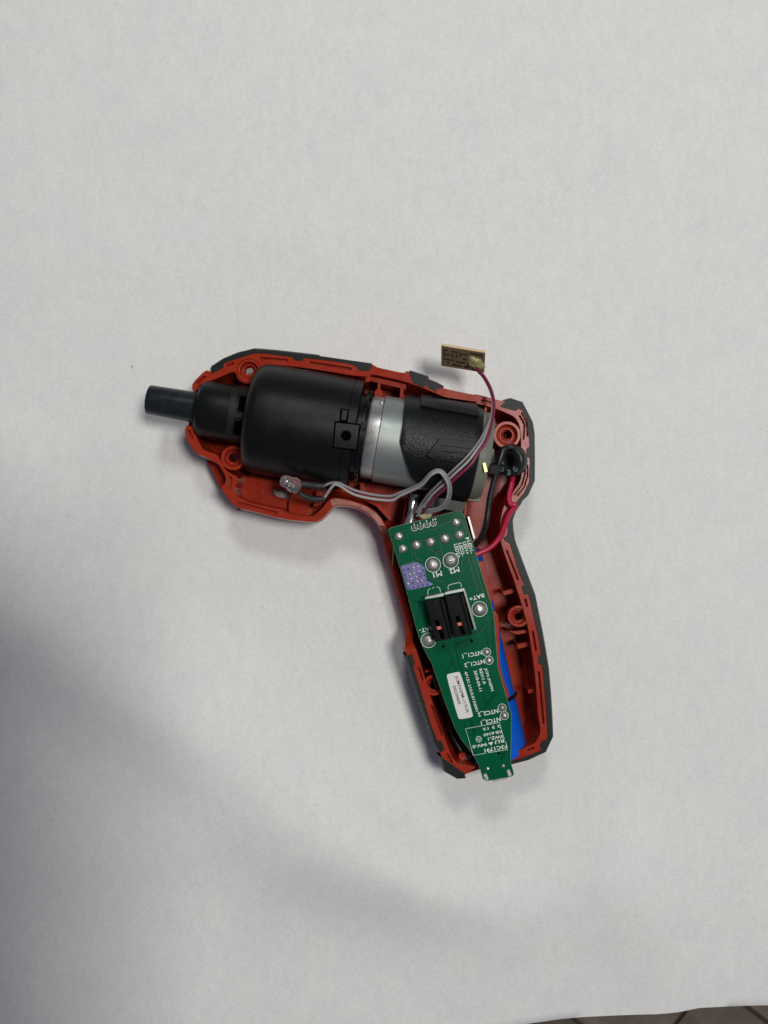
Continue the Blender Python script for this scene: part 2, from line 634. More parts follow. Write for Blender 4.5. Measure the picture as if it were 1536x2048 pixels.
A_out = [(384, 778), (385, 766), (411, 740), (421, 743), (424, 734), (446, 719.5), (475, 707.5), (508, 699.5), (548, 702.5), (636, 712.5), (743, 728),
         (751, 732.5), (755, 735), (810, 747), (812, 742), (819, 743.5), (853, 754.5), (855, 760), (886, 775), (888, 777), (948, 790), (952, 788), (1001, 801.6),
         (1013, 802.5), (1022.5, 800), (1043.2, 807), (1062.5, 844), (1066, 865), (1066.5, 914), (1066.2, 960), (1054, 987), (1042.5, 997.5), (1039, 1004.5), (1029, 1019), (1021.5, 1040),
         (1023, 1060), (1026, 1081.5), (1040, 1120), (1054, 1157), (1067, 1192), (1080.5, 1258), (1086.5, 1291), (1094.5, 1339), (1098.5, 1387), (1101.5, 1435), (1103, 1475),
         (1089, 1503), (1056, 1518), (1024, 1526.5), (968, 1537)]
A_in = [(391, 783), (399, 769.6), (436, 756), (470, 741), (476, 760), (492, 768), (510, 766), (521, 750), (522.7, 727), (610.6, 735.4), (730, 755), (738.5, 747), (809, 762.5), (849, 777),
        (892, 796), (943, 805), (964, 810), (990, 816.5), (1001, 821), (1029, 833), (1039, 849), (1042, 880), (1042, 910), (1043, 930), (1043, 954), (1037, 969), (1026, 983),
        (1023, 994), (1014.7, 996), (1005, 1019), (1000, 1045), (1001, 1081.5), (1008.4, 1107), (1026.7, 1157), (1041.7, 1203), (1057, 1258), (1064, 1305), (1071, 1357), (1076, 1428), (1082, 1465),
        (1071, 1485.6), (1053, 1494), (1035, 1503), (966, 1521)]
B_out = [(929.7, 1549.6), (915.7, 1555.5), (892.5, 1541.5), (883.3, 1513.7), (880.5, 1505), (870.5, 1485), (863.5, 1460), (851.5, 1426.5), (841.5, 1397), (829.5, 1359), (819.5, 1328), (814.5, 1312), (809, 1298.5),
         (815, 1278), (816, 1264), (813, 1245), (795.5, 1181), (777.8, 1116.5), (766.8, 1073), (760, 1053), (747, 1037), (729, 1023), (710.7, 1014.6), (690, 1011), (673, 1010.7), (665, 1014.6), (644, 1038), (629.8, 1045),
         (565, 1038), (506.7, 1022.6), (479, 1016.7), (463.8, 1007), (442, 977.7), (444, 971), (450, 967), (452, 955), (446, 943), (437, 928), (425, 921), (413, 915.5), (391.5, 906), (374, 880), (369.6, 863), (373.5, 849.7)]
B_in = [(951, 1535), (938, 1531), (908.4, 1526), (888, 1472), (866, 1409), (850, 1357.6), (833.7, 1302), (825, 1286), (827, 1262), (824, 1240), (807, 1180), (789.5, 1116), (779, 1073), (774, 1054), (763, 1037), (751, 1022.5), (729, 1009.5),
        (695, 999), (668, 994.5), (657, 1000), (643, 1018), (624, 1034.5), (577, 1027), (568, 1020.5), (520, 1011), (490, 1003), (473, 992), (468, 977), (476, 963), (474, 953), (462, 948), (452, 941), (443, 925), (434, 909), (406.7, 900.5), (396, 880), (385, 853.6)]

grooves_A = [([(395, 767), (409, 754)], 6), ([(453, 732.5), (466, 727)], 5), ([(521, 716.5), (573, 721)], 5.5), ([(621, 726), (700, 738)], 6),
             ([(964, 801.5), (982, 806)], 5), ([(1039.6, 833), (1048, 848), (1046.5, 877)], 5), ([(1043.5, 826), (1053, 845), (1054.8, 872)], 2.8),
             ([(1048.6, 932), (1049, 948), (1043.5, 968), (1029, 988)], 5), ([(1055.3, 931), (1055, 952), (1049, 973), (1035, 991)], 2.8),
             ([(1013, 1102), (1034.5, 1158)], 5), ([(1050, 1200), (1053, 1211.6)], 6), ([(1065.5, 1264), (1071.6, 1300)], 4.5),
             ([(1077.5, 1345), (1086.5, 1446)], 5), ([(1056, 1500), (1067, 1496)], 4)]
grooves_B = [([(836.5, 1338), (843, 1359)], 7), ([(862.5, 1413), (882, 1469)], 6.5), ([(894.5, 1509), (902, 1523)], 5),
             ([(477.5, 1006), (552, 1025.5)], 5), ([(378.5, 862), (384, 877)], 5), ([(461, 957), (457.5, 977)], 7)]

GD = 1.5  # groove depth


def rim_z(x, y):
    """the finger side of the handle dips below the parting plane"""
    py = 1024 - y / k(ZR)
    px = 768 + x / k(ZR)
    if px < 700:
        return ZR
    a = max(0.0, min(1.0, (py - 1040) / 45.0))
    b = max(0.0, min(1.0, (1296 - py) / 22.0))
    f = a * a * (3 - 2 * a) * b * b * (3 - 2 * b)
    return ZR - 7.0 * f


def wall(name, outer, inner, grooves):
    mb = MB()
    o = resample(chaikin(pl(outer, ZR), 1), 2.5)
    i = resample(chaikin(pl(inner, ZR), 1), 2.5)
    holes = [pl(slot(p, wd), ZR) for p, wd in grooves]
    through = [circle(W(498, 742, ZR)[:2], 23.5 * k(ZR), 40)] if grooves is grooves_A else []
    zr = rim_z if grooves is grooves_B else (lambda x, y: ZR)
    mb.poly(o + list(reversed(i)), holes + through, zr)
    for h in holes:
        mb.loop_strip([(p[0], p[1], ZR) for p in h], [(p[0], p[1], ZR - GD) for p in h])
        mb.poly(h, (), ZR - GD)
    # outer skin (both strips run clockwise in the picture, so outside is on the left)
    prev = [(p[0], p[1], zr(*p)) for p in o]
    for d, z in ((0.45, 14), (0.3, 9.5), (-0.5, 5.8), (-2.0, 3.2)):
        cur = [(p[0], p[1], min(z, zr(*q) - 0.3)) for p, q in zip(offs(o, d, False), o)]
        mb.loop_strip(prev, cur, closed=False)
        prev = cur
    prev = [(p[0], p[1], zr(*p)) for p in i]
    for d, z in ((-0.25, 12), (-0.7, 7.5), (-2.2, 4.6)):
        cur = [(p[0], p[1], min(z, zr(*q) - 0.3)) for p, q in zip(offs(i, d, False), i)]
        mb.loop_strip(prev, cur, closed=False)
        prev = cur
    for e in (0, -1):
        mb.add([(o[e][0], o[e][1], ZR), (i[e][0], i[e][1], ZR), (i[e][0], i[e][1], 3), (o[e][0], o[e][1], 3)], [(0, 1, 2, 3)])
    return mb.build(name, 'red', hs)


wall('rim_wall', A_out, A_in, grooves_A)
wall('rim_wall', B_out, B_in, grooves_B)

bosses = [((498, 742), 25.5, 18, 8.0, ZR), ((466, 916), 25, 17.5, 9.0, ZR), ((1014, 870), 28, 20.5, 8, ZR - 0.4), ((1037, 1233), 22, 15.5, 8.0, ZR - 0.5), ((867, 1371), 21, 14.5, 8.5, ZR - 0.8)]
floor_poly_px = A_out + B_out
lobe_slot = slot([(552, 985), (575, 990)], 15)
cl = pl(floor_poly_px, ZR)


def bz(c, z, zt):
    """centre of a screw hole at height z; the bores flare slightly outwards below"""
    a, b = W(c[0], c[1], zt), W(c[0], c[1], z)
    return a.lerp(b, 1.0 if z > 15 else 0.55)


mb = MB()
f_in = offs(cl, -1.9)
holes = [circle(bz(b[0], 3.9, ZR)[:2], 16.5 * k(ZR), 32) for b in bosses] + [pl(slot([(545, 985), (580, 992)], 22), 3)]
mb.prism(f_in, 3.2, 4.6, holes)
mb.build('shell_floor', 'red', hs)
mb = MB()
mb.prism(offs(offs(cl, -6.0), -3.0), 0.15, 3.2, [circle(W(*b[0], ZR)[:2], 26 * k(ZR), 32) for b in bosses[3:]])
mb.build('shell_belly', 'red', hs)

for c, ro, rc, rh, zt in bosses:
    mb = MB()
    q = W(c[0], c[1], zt)
    kk = k(zt)
    n = 40
    R = lambda r, z: [(p[0], p[1], z) for p in circle(bz(c, z, zt)[:2] if z < zt - 2 else q[:2], r * kk, n)]
    seq = [R(ro, 4.5), R(ro, zt - 0.25), R(ro - 1.0, zt), R(rc + 1, zt), R(rc, zt - 0.3), R(rc - 0.8, zt - 1.7), R(rh + 6, zt - 1.9), R(rh + 6, zt - 1.5), R(rh + 4, zt - 1.5), R(rh + 3.2, zt - 2.9), R(rh, zt - 3.1), R(rh, zt - 4.3), R(16.5, zt - 4.3), R(16.5, 3.2)]
    for a, b in zip(seq, seq[1:]):
        mb.loop_strip(a, b)
    mb.build('screw_boss', 'red', hs, smooth=35, at=(q.x, q.y, 0))

# low connecting walls in the nose opening and at the charging opening
for pa, pb, zt in (((384, 780), (373, 850), 6.5), ((968, 1534), (930, 1547), 12.0)):
    mb = MB()
    a, b = W(*pa, ZR), W(*pb, ZR)
    t = (b - a)
    t.z = 0
    nn = Vector((-t.y, t.x, 0)).normalized()
    m = (a + b) / 2
    m.z = zt / 2 + 1
    mb.frame_box(m - nn * (-1.0 if pa[0] > 900 else 1.0), t / 2, nn * 1.0, Vector((0, 0, zt / 2)))
    mb.build('low_wall', 'red', hs)


def prism_part(name, px, z0, z1, mat='red', parent=hs, holes=(), it=0, smooth=None, zt=None):
    mb = MB()
    pts = pl(px, z1 if zt is None else zt)
    if it:
        pts = chaikin(pts, it, True)
    mb.prism(pts, z0, z1, [pl(h, z1) for h in holes])
    return mb.build(name, mat, parent, smooth=smooth)


prism_part('rib', [(1005, 1183), (1033, 1176), (1036, 1184), (1008, 1191)], 3, 14.5)
prism_part('rib', [(1034, 1289), (1062, 1283), (1064, 1291), (1036, 1298)], 3, 15)
prism_part('rib', [(1056, 1380), (1072, 1377), (1073, 1384), (1057, 1387)], 3, 15.5)
prism_part('rib', [(1016, 1262), (1030, 1262), (1058, 1259), (1058, 1266), (1032, 1269)], 3, 16)
prism_part('rib', [(801, 776), (807, 777), (805, 800), (799, 800)], 3, 17)
prism_part('rib', [(970, 808), (975, 809), (971, 834), (961, 832), (962, 827), (967, 827)], 3, 17)
prism_part('rib', [(720, 966), (727, 967), (726, 984), (720, 984)], 3, 14)
prism_part('rib', [(930, 1000), (934, 1000), (932, 1030), (928, 1030)], 3, 14)
prism_part('rib', [(862, 1338), (850, 1341), (851, 1346), (863, 1343)], 3, 15)
prism_part('ledge', [(739, 752), (812, 768), (812, 779), (740, 762)], 3, 16.2)
prism_part('ledge', [(735, 742), (741, 744), (739, 764), (731, 764), (731, 756), (734, 754)], 3, 18.9)
mb = MB()
q = W(757, 787, 18)
mb.lathe((q.x, q.y, 3), (0, 0, 1), [(0, 1.5), (14.8, 1.42), (15.0, 1.3)], 24)
s0 = pl([(756, 766), (761, 767), (760, 782), (754, 782)], 17.6)
mb.prism(s0, 3, 17.6)
mb.build('locating_post', 'red', hs, smooth=35)
mb = MB()
q = W(925, 1513, 14)
mb.lathe((q.x, q.y, 3), (0, 0, 1), [(0, 1.4), (11, 1.3), (11.2, 1.15)], 24)
mb.build('locating_post', 'red', hs, smooth=35)
prism_part('trigger_guide', [(738, 1002), (755, 1006), (771, 1020), (783, 1038), (778.5, 1041), (768, 1030), (753, 1013), (737, 1005)], 4, 18.6)
# outer slope below the nose
prism_part('nose_gusset', [(409, 913), (425, 919), (440, 928), (455, 950), (452, 968), (444, 972), (441, 977)], 4, 9.0)
# shallow pocket for the lamp in the trigger lobe
prism_part('lamp_pocket', [(480, 952), (560, 962), (650, 975), (650, 1000), (640, 1020), (624, 1036), (577, 1029), (566, 1022), (520, 1013), (490, 1006), (472, 994), (468, 975)], 3.35, 9.5,
           holes=[lobe_slot])
prism_part('pocket_block', [(577, 1000), (590, 996), (608, 999), (618, 1012), (622, 1034), (600, 1031), (578, 1027)], 9, 12.8, it=1)
prism_part('pocket_post', [(632, 981), (640, 981), (640, 992), (632, 992)], 9, 15.5)
prism_part('pocket_post', [(628, 1002), (637, 1002), (636, 1014), (627, 1013)], 9, 15.5)
mb = MB()
q = W(505, 985, 9.5)
ring = circle(q[:2], 21 * k(9.5), 40)
mb.prism(ring, 9.4, 9.75, [circle(q[:2], 19.5 * k(9.5), 40)])
mb.build('pocket_ring', 'red', hs)
# worn strip of wall beside the trigger opening
mb = MB()
o_ = resample(chaikin(pl([(664, 1013), (673, 1009.5), (690, 1010), (710.7, 1013), (729, 1021.5), (747, 1035.5), (758, 1051)], ZR), 1), 1.5)
i_ = resample(chaikin(pl([(660, 1000), (669, 996), (695, 1000.5), (729, 1011), (750, 1023.5), (761, 1036), (770, 1052)], ZR), 1), 1.5)
mb.prism(o_ + list(reversed(i_)), ZR - 1, ZR + 0.18)
mb.build('worn_edge', 'red_worn', hs)

# rubber over-moulding
rub = [
    [(422, 739), (424, 733), (446, 718.5), (475, 706.5), (508, 698.5), (548, 701.5), (636, 711.5), (744, 727), (742.5, 736), (737.6, 742), (718, 741), (713, 733.5), (704, 728.6), (660, 721.5), (607, 716), (604.8, 721.8), (589, 720.8), (585, 714), (528.6, 707), (510, 706.5), (475, 717), (448.7, 726.6), (446.8, 735.4), (424, 747)],
    [(818.8, 742.5), (853.5, 753.5), (855.5, 760), (854, 769), (847, 775), (825.5, 765.4), (821.5, 752.7), (817.6, 746)],
    [(856.7, 760.5), (872, 766), (887, 774.5), (875, 777), (872, 783), (854.8, 775)],
    [(1001.5, 811), (1013, 801.5), (1022.5, 799), (1044, 806), (1063.5, 844), (1067, 865), (1067.7, 914), (1067.4, 960), (1055, 987.5), (1043.5, 998.5), (1040.5, 1005), (1030.5, 1019), (1023, 1040), (1024.4, 1060), (1027.7, 1081.5),
     (1041.6, 1120), (1055.6, 1157), (1068.5, 1192), (1082, 1258), (1088, 1291), (1096, 1339), (1100, 1387), (1103, 1435), (1104.5, 1475), (1090.5, 1504), (1057, 1519.5), (1024, 1528), (972, 1538.5),
     (972, 1533.5), (1024, 1521.5), (1040, 1517), (1083, 1500.7), (1079, 1491), (1083, 1481.5), (1093, 1479), (1095, 1474.6), (1091.5, 1414), (1086, 1346), (1084, 1329.5), (1076.4, 1326.7), (1076.4, 1313), (1082, 1309), (1079, 1284), (1071, 1250),
     (1061, 1205), (1056.8, 1189), (1047, 1188), (1042.8, 1173), (1048, 1168.6), (1037.4, 1144), (1024.5, 1103), (1020, 1088), (1008.4, 1080), (1007.3, 1075), (1014, 1072), (1016, 1060), (1015, 1045), (1021, 1022), (1033, 1004), (1047.5, 986),
     (1058, 964), (1059.2, 930), (1059, 916), (1053, 913), (1053, 897.5), (1059, 893), (1057.6, 875.6), (1054.2, 842.5), (1044.3, 820.7), (1037, 817), (1031.5, 822), (1002, 814)],
    None,
    [(882, 1513.7), (891.5, 1543), (915.7, 1557), (931.5, 1556), (929.7, 1549.6), (927.5, 1545), (912.8, 1535), (902.6, 1527.6)],
]
# serrated finger grip on the front of the handle
go = [(813.5, 1312), (819, 1328), (829, 1359), (841, 1397), (851, 1426.5), (863, 1460), (870, 1485), (880, 1505)]
gr = resample(go, 3.0)
ser = []
for i_, p in enumerate(gr):
    t = Vector(gr[min(i_ + 1, len(gr) - 1)]) - Vector(gr[max(i_ - 1, 0)])
    t.normalize()
    nrm = Vector((t.y, -t.x)) * -1
    a = (0.0, 1.3, 1.9, 1.3)[i_ % 4]
    ser.append((p[0] - abs(t.y) * a, p[1] + t.x * a * 0.4))
rub[4] = ser + [(888.6, 1498), (883.5, 1482), (874.7, 1480.7), (861.5, 1448.5), (845, 1392), (829.3, 1341.5), (827, 1331), (830, 1328), (824, 1307)]
for r_ in rub:
    mb = MB()
    P = pl(r_, ZR)
    # keep orientation: build a loft that swells outside below the rim only on the outline
    mb.poly(P, (), ZR + 0.2)
    mb.loop_strip([(p[0], p[1], ZR + 0.2) for p in P], [(p[0], p[1], ZR - 1.5) for p in P])
    n0 = {0: 7, 1: 3, 2: 3, 3: 28, 4: len(ser), 5: 4}[rub.index(r_)]
    edge = [P[i] for i in range(n0)]
    prev = [(p[0], p[1], ZR - 0.2) for p in edge]
    for d, z in ((0.7, 17.0), (1.0, 13), (0.7, 8.5), (0.0, 5.6), (-1.6, 3.4)):
        e = offs(edge, d if r_ is not rub[4] and r_ is not rub[5] else (d if r_ is not None else d), False)
        # outside is on the left when the outline runs clockwise in the picture, else flip
        sgn = 1
        if r_ is rub[4] or r_ is rub[5]:
            e = offs(edge, -d, False)
        cur = [(p[0], p[1], z) for p in e]
        mb.loop_strip(prev, cur, closed=False)
        prev = cur
    mb.build('rubber_grip', 'rubber', hs)

# small ribbed battery cradle standing beside the board, moulded in red
prism_part('cradle_rail', [(952, 1124), (966, 1122), (985, 1198), (982, 1206), (972, 1206)], 8, 20.0)
prism_part('cradle_rail', [(984, 1222), (990, 1222), (997, 1232), (998, 1270), (1000, 1330), (1008, 1362), (1019, 1390), (1017, 1397), (1008, 1399), (985, 1340)], 8, 20.2, it=1)

# ------------------------------------------------------------------ gear motor
ZA = 19.0
AA = radians(9.7)
ax = Vector((cos(AA), -sin(AA), 0))
av = Vector((-sin(AA), -cos(AA), 0))      # v grows downwards in the picture
O = W(297, 799, ZA)
ka = k(ZA)


def AX(t, v=0.0, z=ZA):
    p = O + ax * t * ka + av * v * ka
    p.z = z
    return p


def cyl_pt(px, py, r):
    """world point on the gear-motor cylinder of radius r (photo px) seen at this pixel"""
    z = ZA + r * ka
    for _ in range(12):
        p = W(px, py, z)
        v = (p - O).dot(av)
        z = ZA + sqrt(max(0.0, (r * ka) ** 2 - v * v))
    return W(px, py, z)


def cyl_patch(mb, quad, r, h0, h1, n=8):
    """slab over the cylinder: quad = 4 px corners, between radial heights h0 < h1 (mm)"""
    def grid(h):
        g = []
        for j in range(n + 1):
            for i in range(n + 1):
                a = Vector(quad[0]).lerp(Vector(quad[1]), i / n)
                b = Vector(quad[3]).lerp(Vector(quad[2]), i / n)
                q = a.lerp(b, j / n)
                p = cyl_pt(q.x, q.y, r)
                t = (p - O).dot(ax)
                foot = O + ax * t
                d = (p - foot).normalized()
                g.append(p + d * h)
        return g
    g0, g1_ = grid(h0), grid(h1)
    N = n + 1
    mb.add(g1_, [(j * N + i, j * N + i + 1, (j + 1) * N + i + 1, (j + 1) * N + i) for j in range(n) for i in range(n)])
    ring_i = [i for i in range(N)] + [j * N + n for j in range(1, N)] + [n * N + i for i in range(n - 1, -1, -1)] + [j * N for j in range(n - 1, 0, -1)]
    mb.loop_strip([g0[i] for i in ring_i], [g1_[i] for i in ring_i])


gm = thing('gear_motor', 'black gearbox with steel motor and dark bit holder lying in the red housing', 'motor unit', tuple(O))


def lath(name, prof, mat, n=96, smooth=32, parent=gm, **kw):
    mb = MB()
    mb.lathe(O, ax, [(t * ka, r * ka) for t, r in prof], n, **kw)
    return mb.build(name, mat, parent, smooth=smooth)


lath('bit_holder', [(8, 19), (2, 19.5), (0, 22), (-0.3, 26), (1, 28.6), (3, 29.3), (30, 29.8), (70, 30.6), (98, 31.2), (104, 31.5)], 'tube', 64, capb=False)
lath('collar', [(98, 33), (98.5, 40), (100, 44), (106, 46), (112, 46)], 'black_fine', 64)
nose = lath('nose_housing', [(104, 40), (105, 49), (108, 54), (114, 57), (150, 58), (190, 58.5), (216, 59)], 'black')
lath('gear_housing', [(206, 60), (206.5, 84), (208, 94), (212, 101), (219, 106.5), (230, 109.5), (260, 110.5), (330, 110.5), (400, 108.5), (421, 108), (422, 106), (422, 70)], 'black')
lath('spacer_ring', [(420, 84), (431, 84), (431.5, 90), (437, 90), (437.5, 76), (443, 76)], 'black_fine')
lath('end_bell', [(441, 60), (441, 77), (442.5, 80.5), (446, 82.5), (466.5, 83.5), (467, 82)], 'steel')
lath('motor_can', [(466, 70), (467, 86), (468, 87), (600, 87), (650, 87)], 'zinc', smooth=32)
# seam in the gear housing at its rear rim
for t0 in (404,):
    mb = MB()
    mb.lathe(O, ax, [(t0 * ka, 100 * ka), (t0 * ka, 108.9 * ka), ((t0 + 0.9) * ka, 108.9 * ka), ((t0 + 0.9) * ka, 100 * ka)], 96)
    mb.build('housing_seam', 'deep', gm, smooth=30)
# spacer lugs
for ang_ in range(0, 360, 30):
    a = radians(ang_ + 8)
    mb = MB()
    d = Vector((0, 0, 1)) * sin(a) + av * cos(a)
    tdir = ax.cross(d)
    c = AX(436) + d * (86 * ka)
    mb.frame_box(c, ax * 0.5, tdir * 1.0, d * 1.2)
    mb.build('spacer_lug', 'black_fine', gm)

# H-shaped lever on the nose
mb = MB()
cyl_patch(mb, [(462, 789), (477, 787), (465, 866), (451, 864)], 58, -0.6, 0.7)
cyl_patch(mb, [(470, 827), (500, 831), (499, 838), (469, 834)], 58, -0.6, 0.55)
mb.build('lever', 'black_pad', gm)
mb = MB()
cyl_patch(mb, [(480, 792), (500, 795), (500, 826), (475, 823)], 58, -0.6, 0.12)
cyl_patch(mb, [(470, 841), (498, 844), (495, 872), (467, 868)], 58, -0.6, 0.12)
mb.build('lever_recess_shade', 'deep', gm)  # recess shade drawn as thin black slabs on the nose surface
# square tab with a hole and its latch
mb = MB()
tab_px = [(672, 846), (718.5, 851), (713, 898), (668, 893)]
cyl_patch(mb, [(669.5, 842), (721, 848), (715, 901), (665, 895.5)], 109.2, -0.5, 0.16)
cyl_patch(mb, [(681, 817), (698.5, 820), (694.5, 849), (678.5, 846)], 109.2, -0.5, 0.16)
mb.build('tab_gap_shade', 'deep', gm)  # black slabs proud of the housing, standing for shade in the gaps
mb = MB()
cyl_patch(mb, tab_px, 109.2, 0, 0.42)
mb.build('tab', 'black_pad', gm)
mb = MB()
cyl_patch(mb, [(685, 820.5), (695.5, 822), (692, 841), (682.5, 840)], 109.2, 0, 0.3)
mb.build('latch', 'black_pad', gm)
mb = MB()
pc = cyl_pt(692.5, 871.5, 109.2)
rn = (pc - (O + ax * (pc - O).dot(ax))).normalized()
mb.lathe(pc - rn * 0.4, rn, [(0, 1.5), (0.86, 1.5)], 32)
mb.build('tab_hole', 'deep', gm, smooth=30)
mb = MB()
mb.lathe(pc + rn * 0.40, rn, [(0, 1.8), (0.14, 1.68), (0.14, 1.5), (0.0, 1.45)], 32, capa=False, capb=False)
mb.build('hole_rim', 'black_pad', gm, smooth=30)

# screw and notch on the end bell
mb = MB()
pc = cyl_pt(764, 805, 82)
mb.lathe(pc, (pc - (O + ax * (pc - O).dot(ax))).normalized(), [(-0.3, 0.75), (0.15, 0.72), (0.42, 0.5), (0.52, 0.1)], 20)
mb.build('screw', 'chrome', gm, smooth=60)
mb = MB()
cyl_patch(mb, [(733, 952), (743, 955), (742, 962), (732, 959)], 82.5, -0.4, 0.1, n=3)
mb.build('notch', 'deep', gm)
# oblique step of the end bell
mb = MB()
cyl_patch(mb, [(768.5, 800), (770, 800), (742.5, 966), (741, 966)], 84.2, -0.3, 0.02, n=10)
mb.build('bell_seam', 'deep', gm)

# black jacket round the motor, with its slanting front edge
mb = MB()
RJ = 96.5 * ka
nA = 96
prof_t = []
ringsJ = []


def jacket_start(v):
    pts = [(-97, 505), (6, 510), (40, 526), (68, 541), (76, 552), (86, 585), (97, 600)]
    for (a, ta), (b, tb) in zip(pts, pts[1:]):
        if v <= b:
            return ta + (tb - ta) * (v - a) / (b - a)
    return 600


rowsT = 14
grid = []
for i in range(nA):
    a = 2 * pi * i / nA
    v = -cos(a) * 96.5
    up_ = sin(a)
    t0 = jacket_start(max(-97, min(97, v))) if True else 505
    d = av * (-cos(a)) + Vector((0, 0, 1)) * up_
    col_ = [AX(t0) + d * (88.5 * ka), AX(t0) + d * (RJ * 0.992), AX(t0 + 1.2) + d * RJ]
    for j in range(1, rowsT + 1):
        t = t0 + 1.2 + (656 - t0 - 1.2) * j / rowsT
        col_.append(AX(t) + d * RJ)
    col_.append(AX(661) + d * (RJ * 0.975))
    col_.append(AX(663) + d * (RJ * 0.93))
    grid.append(col_)
L = len(grid[0])
mb.v = [tuple(p) for c_ in grid for p in c_]
for i in range(nA):
    i2 = (i + 1) % nA
    for j in range(L - 1):
        mb.f.append((i * L + j, i2 * L + j, i2 * L + j + 1, i * L + j + 1))
mb.build('motor_jacket', 'black_coarse', gm, smooth=35)
# skirt on the lower side
mb = MB()
q4 = [AX(575, 80), AX(660, 80), AX(658, 117), (AX(584, 117))]
mb.prism([tuple(p[:2]) for p in q4], 12, 20)
mb.build('jacket_skirt', 'black_fine', gm)
# flat pad along the upper side of the jacket
mb = MB()
ins = [(841, 792), (952, 808), (957, 833), (841, 813)]
cyl_patch(mb, ins, 96.5, -1.0, 0.7, n=10)
mb.build('jacket_pad', 'black_pad', gm)
mb = MB()
cyl_patch(mb, [(841, 811), (957, 832), (957, 835.5), (841, 815)], 96.5, 0.2, 0.82, n=10)
mb.build('jacket_pad_lip', 'black_coarse', gm)
mb = MB()
cyl_patch(mb, [(863, 797), (895, 802), (895, 804), (863, 799)], 96.5, 0.2, 0.76, n=3)
cyl_patch(mb, [(897, 801), (934, 808), (934, 810), (897, 803)], 96.5, 0.2, 0.76, n=3)
mb.build('jacket_pad_slit', 'deep', gm)
# framed window on the jacket crown
mb = MB()
cyl_patch(mb, [(881, 877), (949, 886), (944, 899), (872, 889)], 96.5, -0.2, 1.4, n=6)
cyl_patch(mb, [(853, 909), (881, 877), (881, 903), (868, 917)], 96.5, -0.2, 1.4, n=6)
cyl_patch(mb, [(880.5, 888), (946, 897), (942, 907), (880, 902)], 96.5, -0.2, 0.85, n=6)
mb.build('jacket_window_frame', 'black_pad', gm)  # same black plastic as the jacket; facet light put into a paler colour
mb = MB()
cyl_patch(mb, [(880, 903.5), (924, 909), (914, 926), (869, 918)], 96.5, -0.2, 0.35, n=6)
mb.build('jacket_window_floor', 'black_coarse', gm)

# nylon end cap and terminals
lath('end_cap', [(655, 70), (661, 90), (672, 89), (682, 86), (686, 82), (686.5, 40)], 'nylon', 64)
mb = MB()
q4 = [(952, 975), (966, 978), (957, 1004), (932, 1000)]
mb.prism(pl(q4, 19), 14, 21)
mb.build('end_cap_foot', 'nylon', gm)
mb = MB()
mb.prism(pl([(975, 905), (988, 897), (990, 925), (974, 930)], 22), 12, 22.5)
mb.build('brush_holder', 'brown_grey', gm)
mb = MB()
q = W(970, 935, 32.9)
mb.frame_box((q.x, q.y, q.z), Vector((0.28, 0.08, 0)) * 1.5, Vector((-0.22, 0.95, 0)) * 1.4, Vector((0, 0, 0.35)))
mb.build('terminal', 'gold', gm)

# ------------------------------------------------------------------ motor leads and ferrite ring
mb_l = thing('black_motor_lead', 'thick black wire looping over the ferrite ring and running down to the green board', 'wire', tuple(W(985, 935, 24)))
mb = MB()
mb.tube([W(974, 938, 30.8), W(985, 939, 29.0), W(996, 937, 26)], [1.45, 1.6][0], 14)
mb.build('insulating_sleeve', 'sleeve', mb_l, smooth=60)
mb = MB()
mb.tube([W(1030, 925, 17), W(1029, 908, 20), W(1024, 897, 24), W(1015, 894, 26.5), W(1006, 902, 27.5), W(999, 922, 27.5), W(993.6, 940, 27), W(988, 961, 26.5), W(981, 989, 26), W(976.5, 1018, 25.5), W(972, 1048, 25), W(963, 1073, 23), W(950, 1089, 20.2), W(936, 1096, 19.6)], 0.86, 14)
mb.build('insulation', 'wire_black', mb_l, smooth=60)
pk = thing('red_motor_lead', 'thick crimson wire bent over the housing rim from the ferrite ring to the green board', 'wire', tuple(W(1020, 1000, 20)))
mb = MB()
mb.tube([W(1021, 915, 17), W(1024.5, 935, 17.5), W(1025.6, 952, 18.5), W(1023, 969, 19.5), W(1018.5, 987, 20.5), W(1018, 1000, 21.3), W(1021.5, 1009, 21.6), W(1028, 1009.5, 21.8), W(1028.5, 1014, 21.6), W(1017, 1030, 21.2), W(1009, 1052, 20.6), W(999, 1075, 20), W(979, 1096, 19.8), W(950, 1110, 19.8), W(935, 1116, 19.8)], 0.87, 14)
mb.build('insulation', 'wire_pink', pk, smooth=60)
fr_at = W(1023, 921, 21)
fr = thing('ferrite_ring', 'black ferrite ring with pale printed digits threaded on the two motor wires', 'ferrite ring', tuple(fr_at))
fd = Vector((-0.66, -0.16, 0.74)).normalized()
mb = MB()
ro, ri, hh = 5.0, 2.0, 1.9
mb.lathe(fr_at, fd, [(-hh, ri + .4), (-hh, ro - .7), (-hh + .25, ro - .25), (-hh + .8, ro), (hh - .8, ro), (hh - .25, ro - .25), (hh, ro - .7), (hh, ri + .4), (hh - .35, ri), (-hh + .35, ri), (-hh, ri + .4)], 48, capa=False, capb=False)
mb.build('ring_body', 'ferrite', fr, smooth=60)


def text_mesh(s, bold=False):
    cu = bpy.data.curves.new('t', 'FONT')
    cu.body = s
    cu.size = 1.0
    cu.resolution_u = 2
    if bold:
        cu.offset = 0.018
    ob = bpy.data.objects.new('t', cu)
    COL.objects.link(ob)
    dg = bpy.context.evaluated_depsgraph_get()
    me = bpy.data.meshes.new_from_object(ob.evaluated_get(dg))
    vs = [v.co.copy() for v in me.vertices]
    fs = [tuple(p.vertices) for p in me.polygons]
    bpy.data.objects.remove(ob)
    bpy.data.meshes.remove(me)
    return vs, fs


